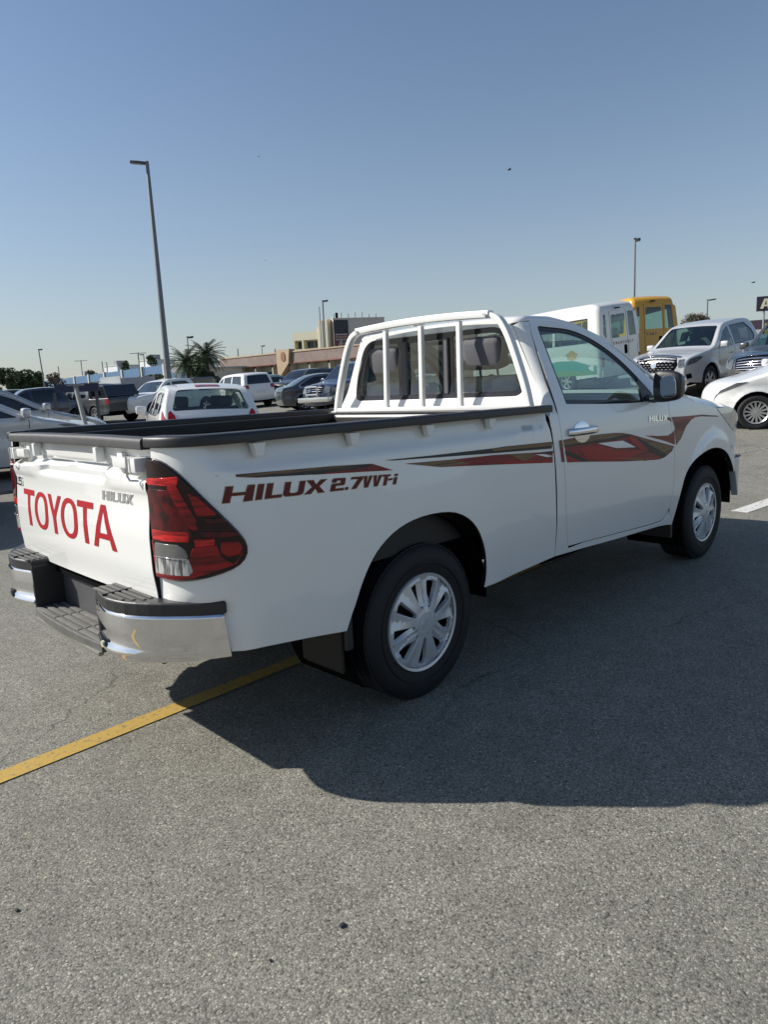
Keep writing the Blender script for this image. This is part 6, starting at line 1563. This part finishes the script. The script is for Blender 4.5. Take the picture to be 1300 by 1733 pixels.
# bare tree by recursion
def bare(x, y, z0, h, label, seed):
    R_ = random.Random(seed); t = thing('bare_tree', label, 'tree', (x, y, 0)); m_ = MB(); tw = MB()
    def grow(p, d, L, r, lev):
        q = p+d*L
        (m_ if lev < 2 else tw).tube([p, p.lerp(q, .5)+Vector((R_.uniform(-1, 1), R_.uniform(-1, 1), 0))*L*.07, q], [r, r*.8, r*.6], 5 if lev < 3 else 3, caps=False)
        if lev >= 6: return
        for _ in range(3):
            n_ = (d*.8+Vector((R_.gauss(0, .55), R_.gauss(0, .55), R_.gauss(.05, .4)))).normalized(); grow(q, n_, L*R_.uniform(.66, .84), max(.011, r*.62), lev+1)
    m_.tube([(0, 0, 0), (0, 0, z0)], [.14, .10], 8)
    for _ in range(4): grow(Vector((0, 0, z0)), Vector((R_.gauss(0, .5), R_.gauss(0, .5), 1)).normalized(), h*.27, .05, 1)
    m_.build('trunk', BARK, t); tw.build('crown', TWIG, t, fix=False, kind='stuff'); return t
bare(50.2, 18.25, 4.1, 2, 'bare grey twiggy tree right of the yellow minibus', 5)
def palm(x, y, h, label, seed, s_=1.0):
    R_ = random.Random(seed); t = thing('palm_tree', label, 'palm tree', (x, y, 0), 0, 'date palms behind the lot')
    MB().tube([(0, 0, 0), (.05, 0, h*.5), (0, .03, h)], [.17, .15, .16], 10).build('trunk', BARK, t)
    for k in range(60):
        a = k*2.399; el_ = math.radians(lerp(78, -28, (k/59)**.8)); L = R_.uniform(1.75, 2.25)*s_
        P = []; p = Vector((0, 0, h)); e = el_
        for q in range(10):
            P.append(p.copy()); p += Vector((math.cos(a)*math.cos(e), math.sin(a)*math.cos(e), math.sin(e)))*L/9; e -= .115
        V = []; F = []
        sd_ = Vector((-math.sin(a), math.cos(a), 0))
        for q in range(1, 9):
            for w_ in (-1, 1):
                for hf in (0, .5):
                    b0 = P[q].lerp(P[q+1], hf); dr_ = (P[q+1]-P[q]).normalized(); ll = .42*s_*math.sin(PI*clamp((q+hf)/9.5))**.6
                    tip = b0+(sd_*w_*.8+dr_*.55+Vector((0, 0, -.18+R_.uniform(-.1, .1)))).normalized()*ll
                    k0 = len(V); V += [b0-dr_*.045, b0+dr_*.055, tip]; F.append((k0, k0+1, k0+2))
        m_ = MB().add(V, F); m_.tube(P, [.022]*5+[.014]*5, 4, caps=False); m_.build('frond', PALM, t, fix=False)
palm(31.2, 53.2, 4.95, 'taller date palm with full round crown above the hut', 1, 1.0)
palm(28.9, 52.6, 4.25, 'shorter date palm left of the slim lamp', 2, 1.0)

# ================================================================== BIRDS
for i, (x, y, z, s_, a, lab) in enumerate([(24.59, 15.96, 10.38, .25, -.75, 'dark bird gliding above the cab, largest in the sky'), (26.54, 36.8, 16.46, .15, -.6, 'tiny dark bird high in the middle left of the sky'), (35.12, 48.77, 12.66, .16, .2, 'small bird low over the arcade'), (64.75, 19.05, 8.91, .5, -.9, 'bird beside the floodlight pole at far right')]):
    t = thing('bird', lab, 'bird', (x, y, z), a, 'birds in the sky')
    m_ = MB().ellipsoid((0, 0, 0), (s_*.30, s_*.10, s_*.10), 8); m_.add([(-s_*.25, 0, 0), (-s_*.55, -s_*.14, .01), (-s_*.55, s_*.14, .01)], [(0, 1, 2)]); m_.build('body', DARK, t)
    for sg in (-1, 1): MB().add([(s_*.18, 0, 0), (s_*.12, sg*s_*.5, s_*.12), (-s_*.02, sg*s_*1.0, s_*.02), (-s_*.12, sg*s_*.5, s_*.09), (-s_*.16, 0, 0)], [(0, 1, 2, 3, 4)]).build('wing', DARK, t)
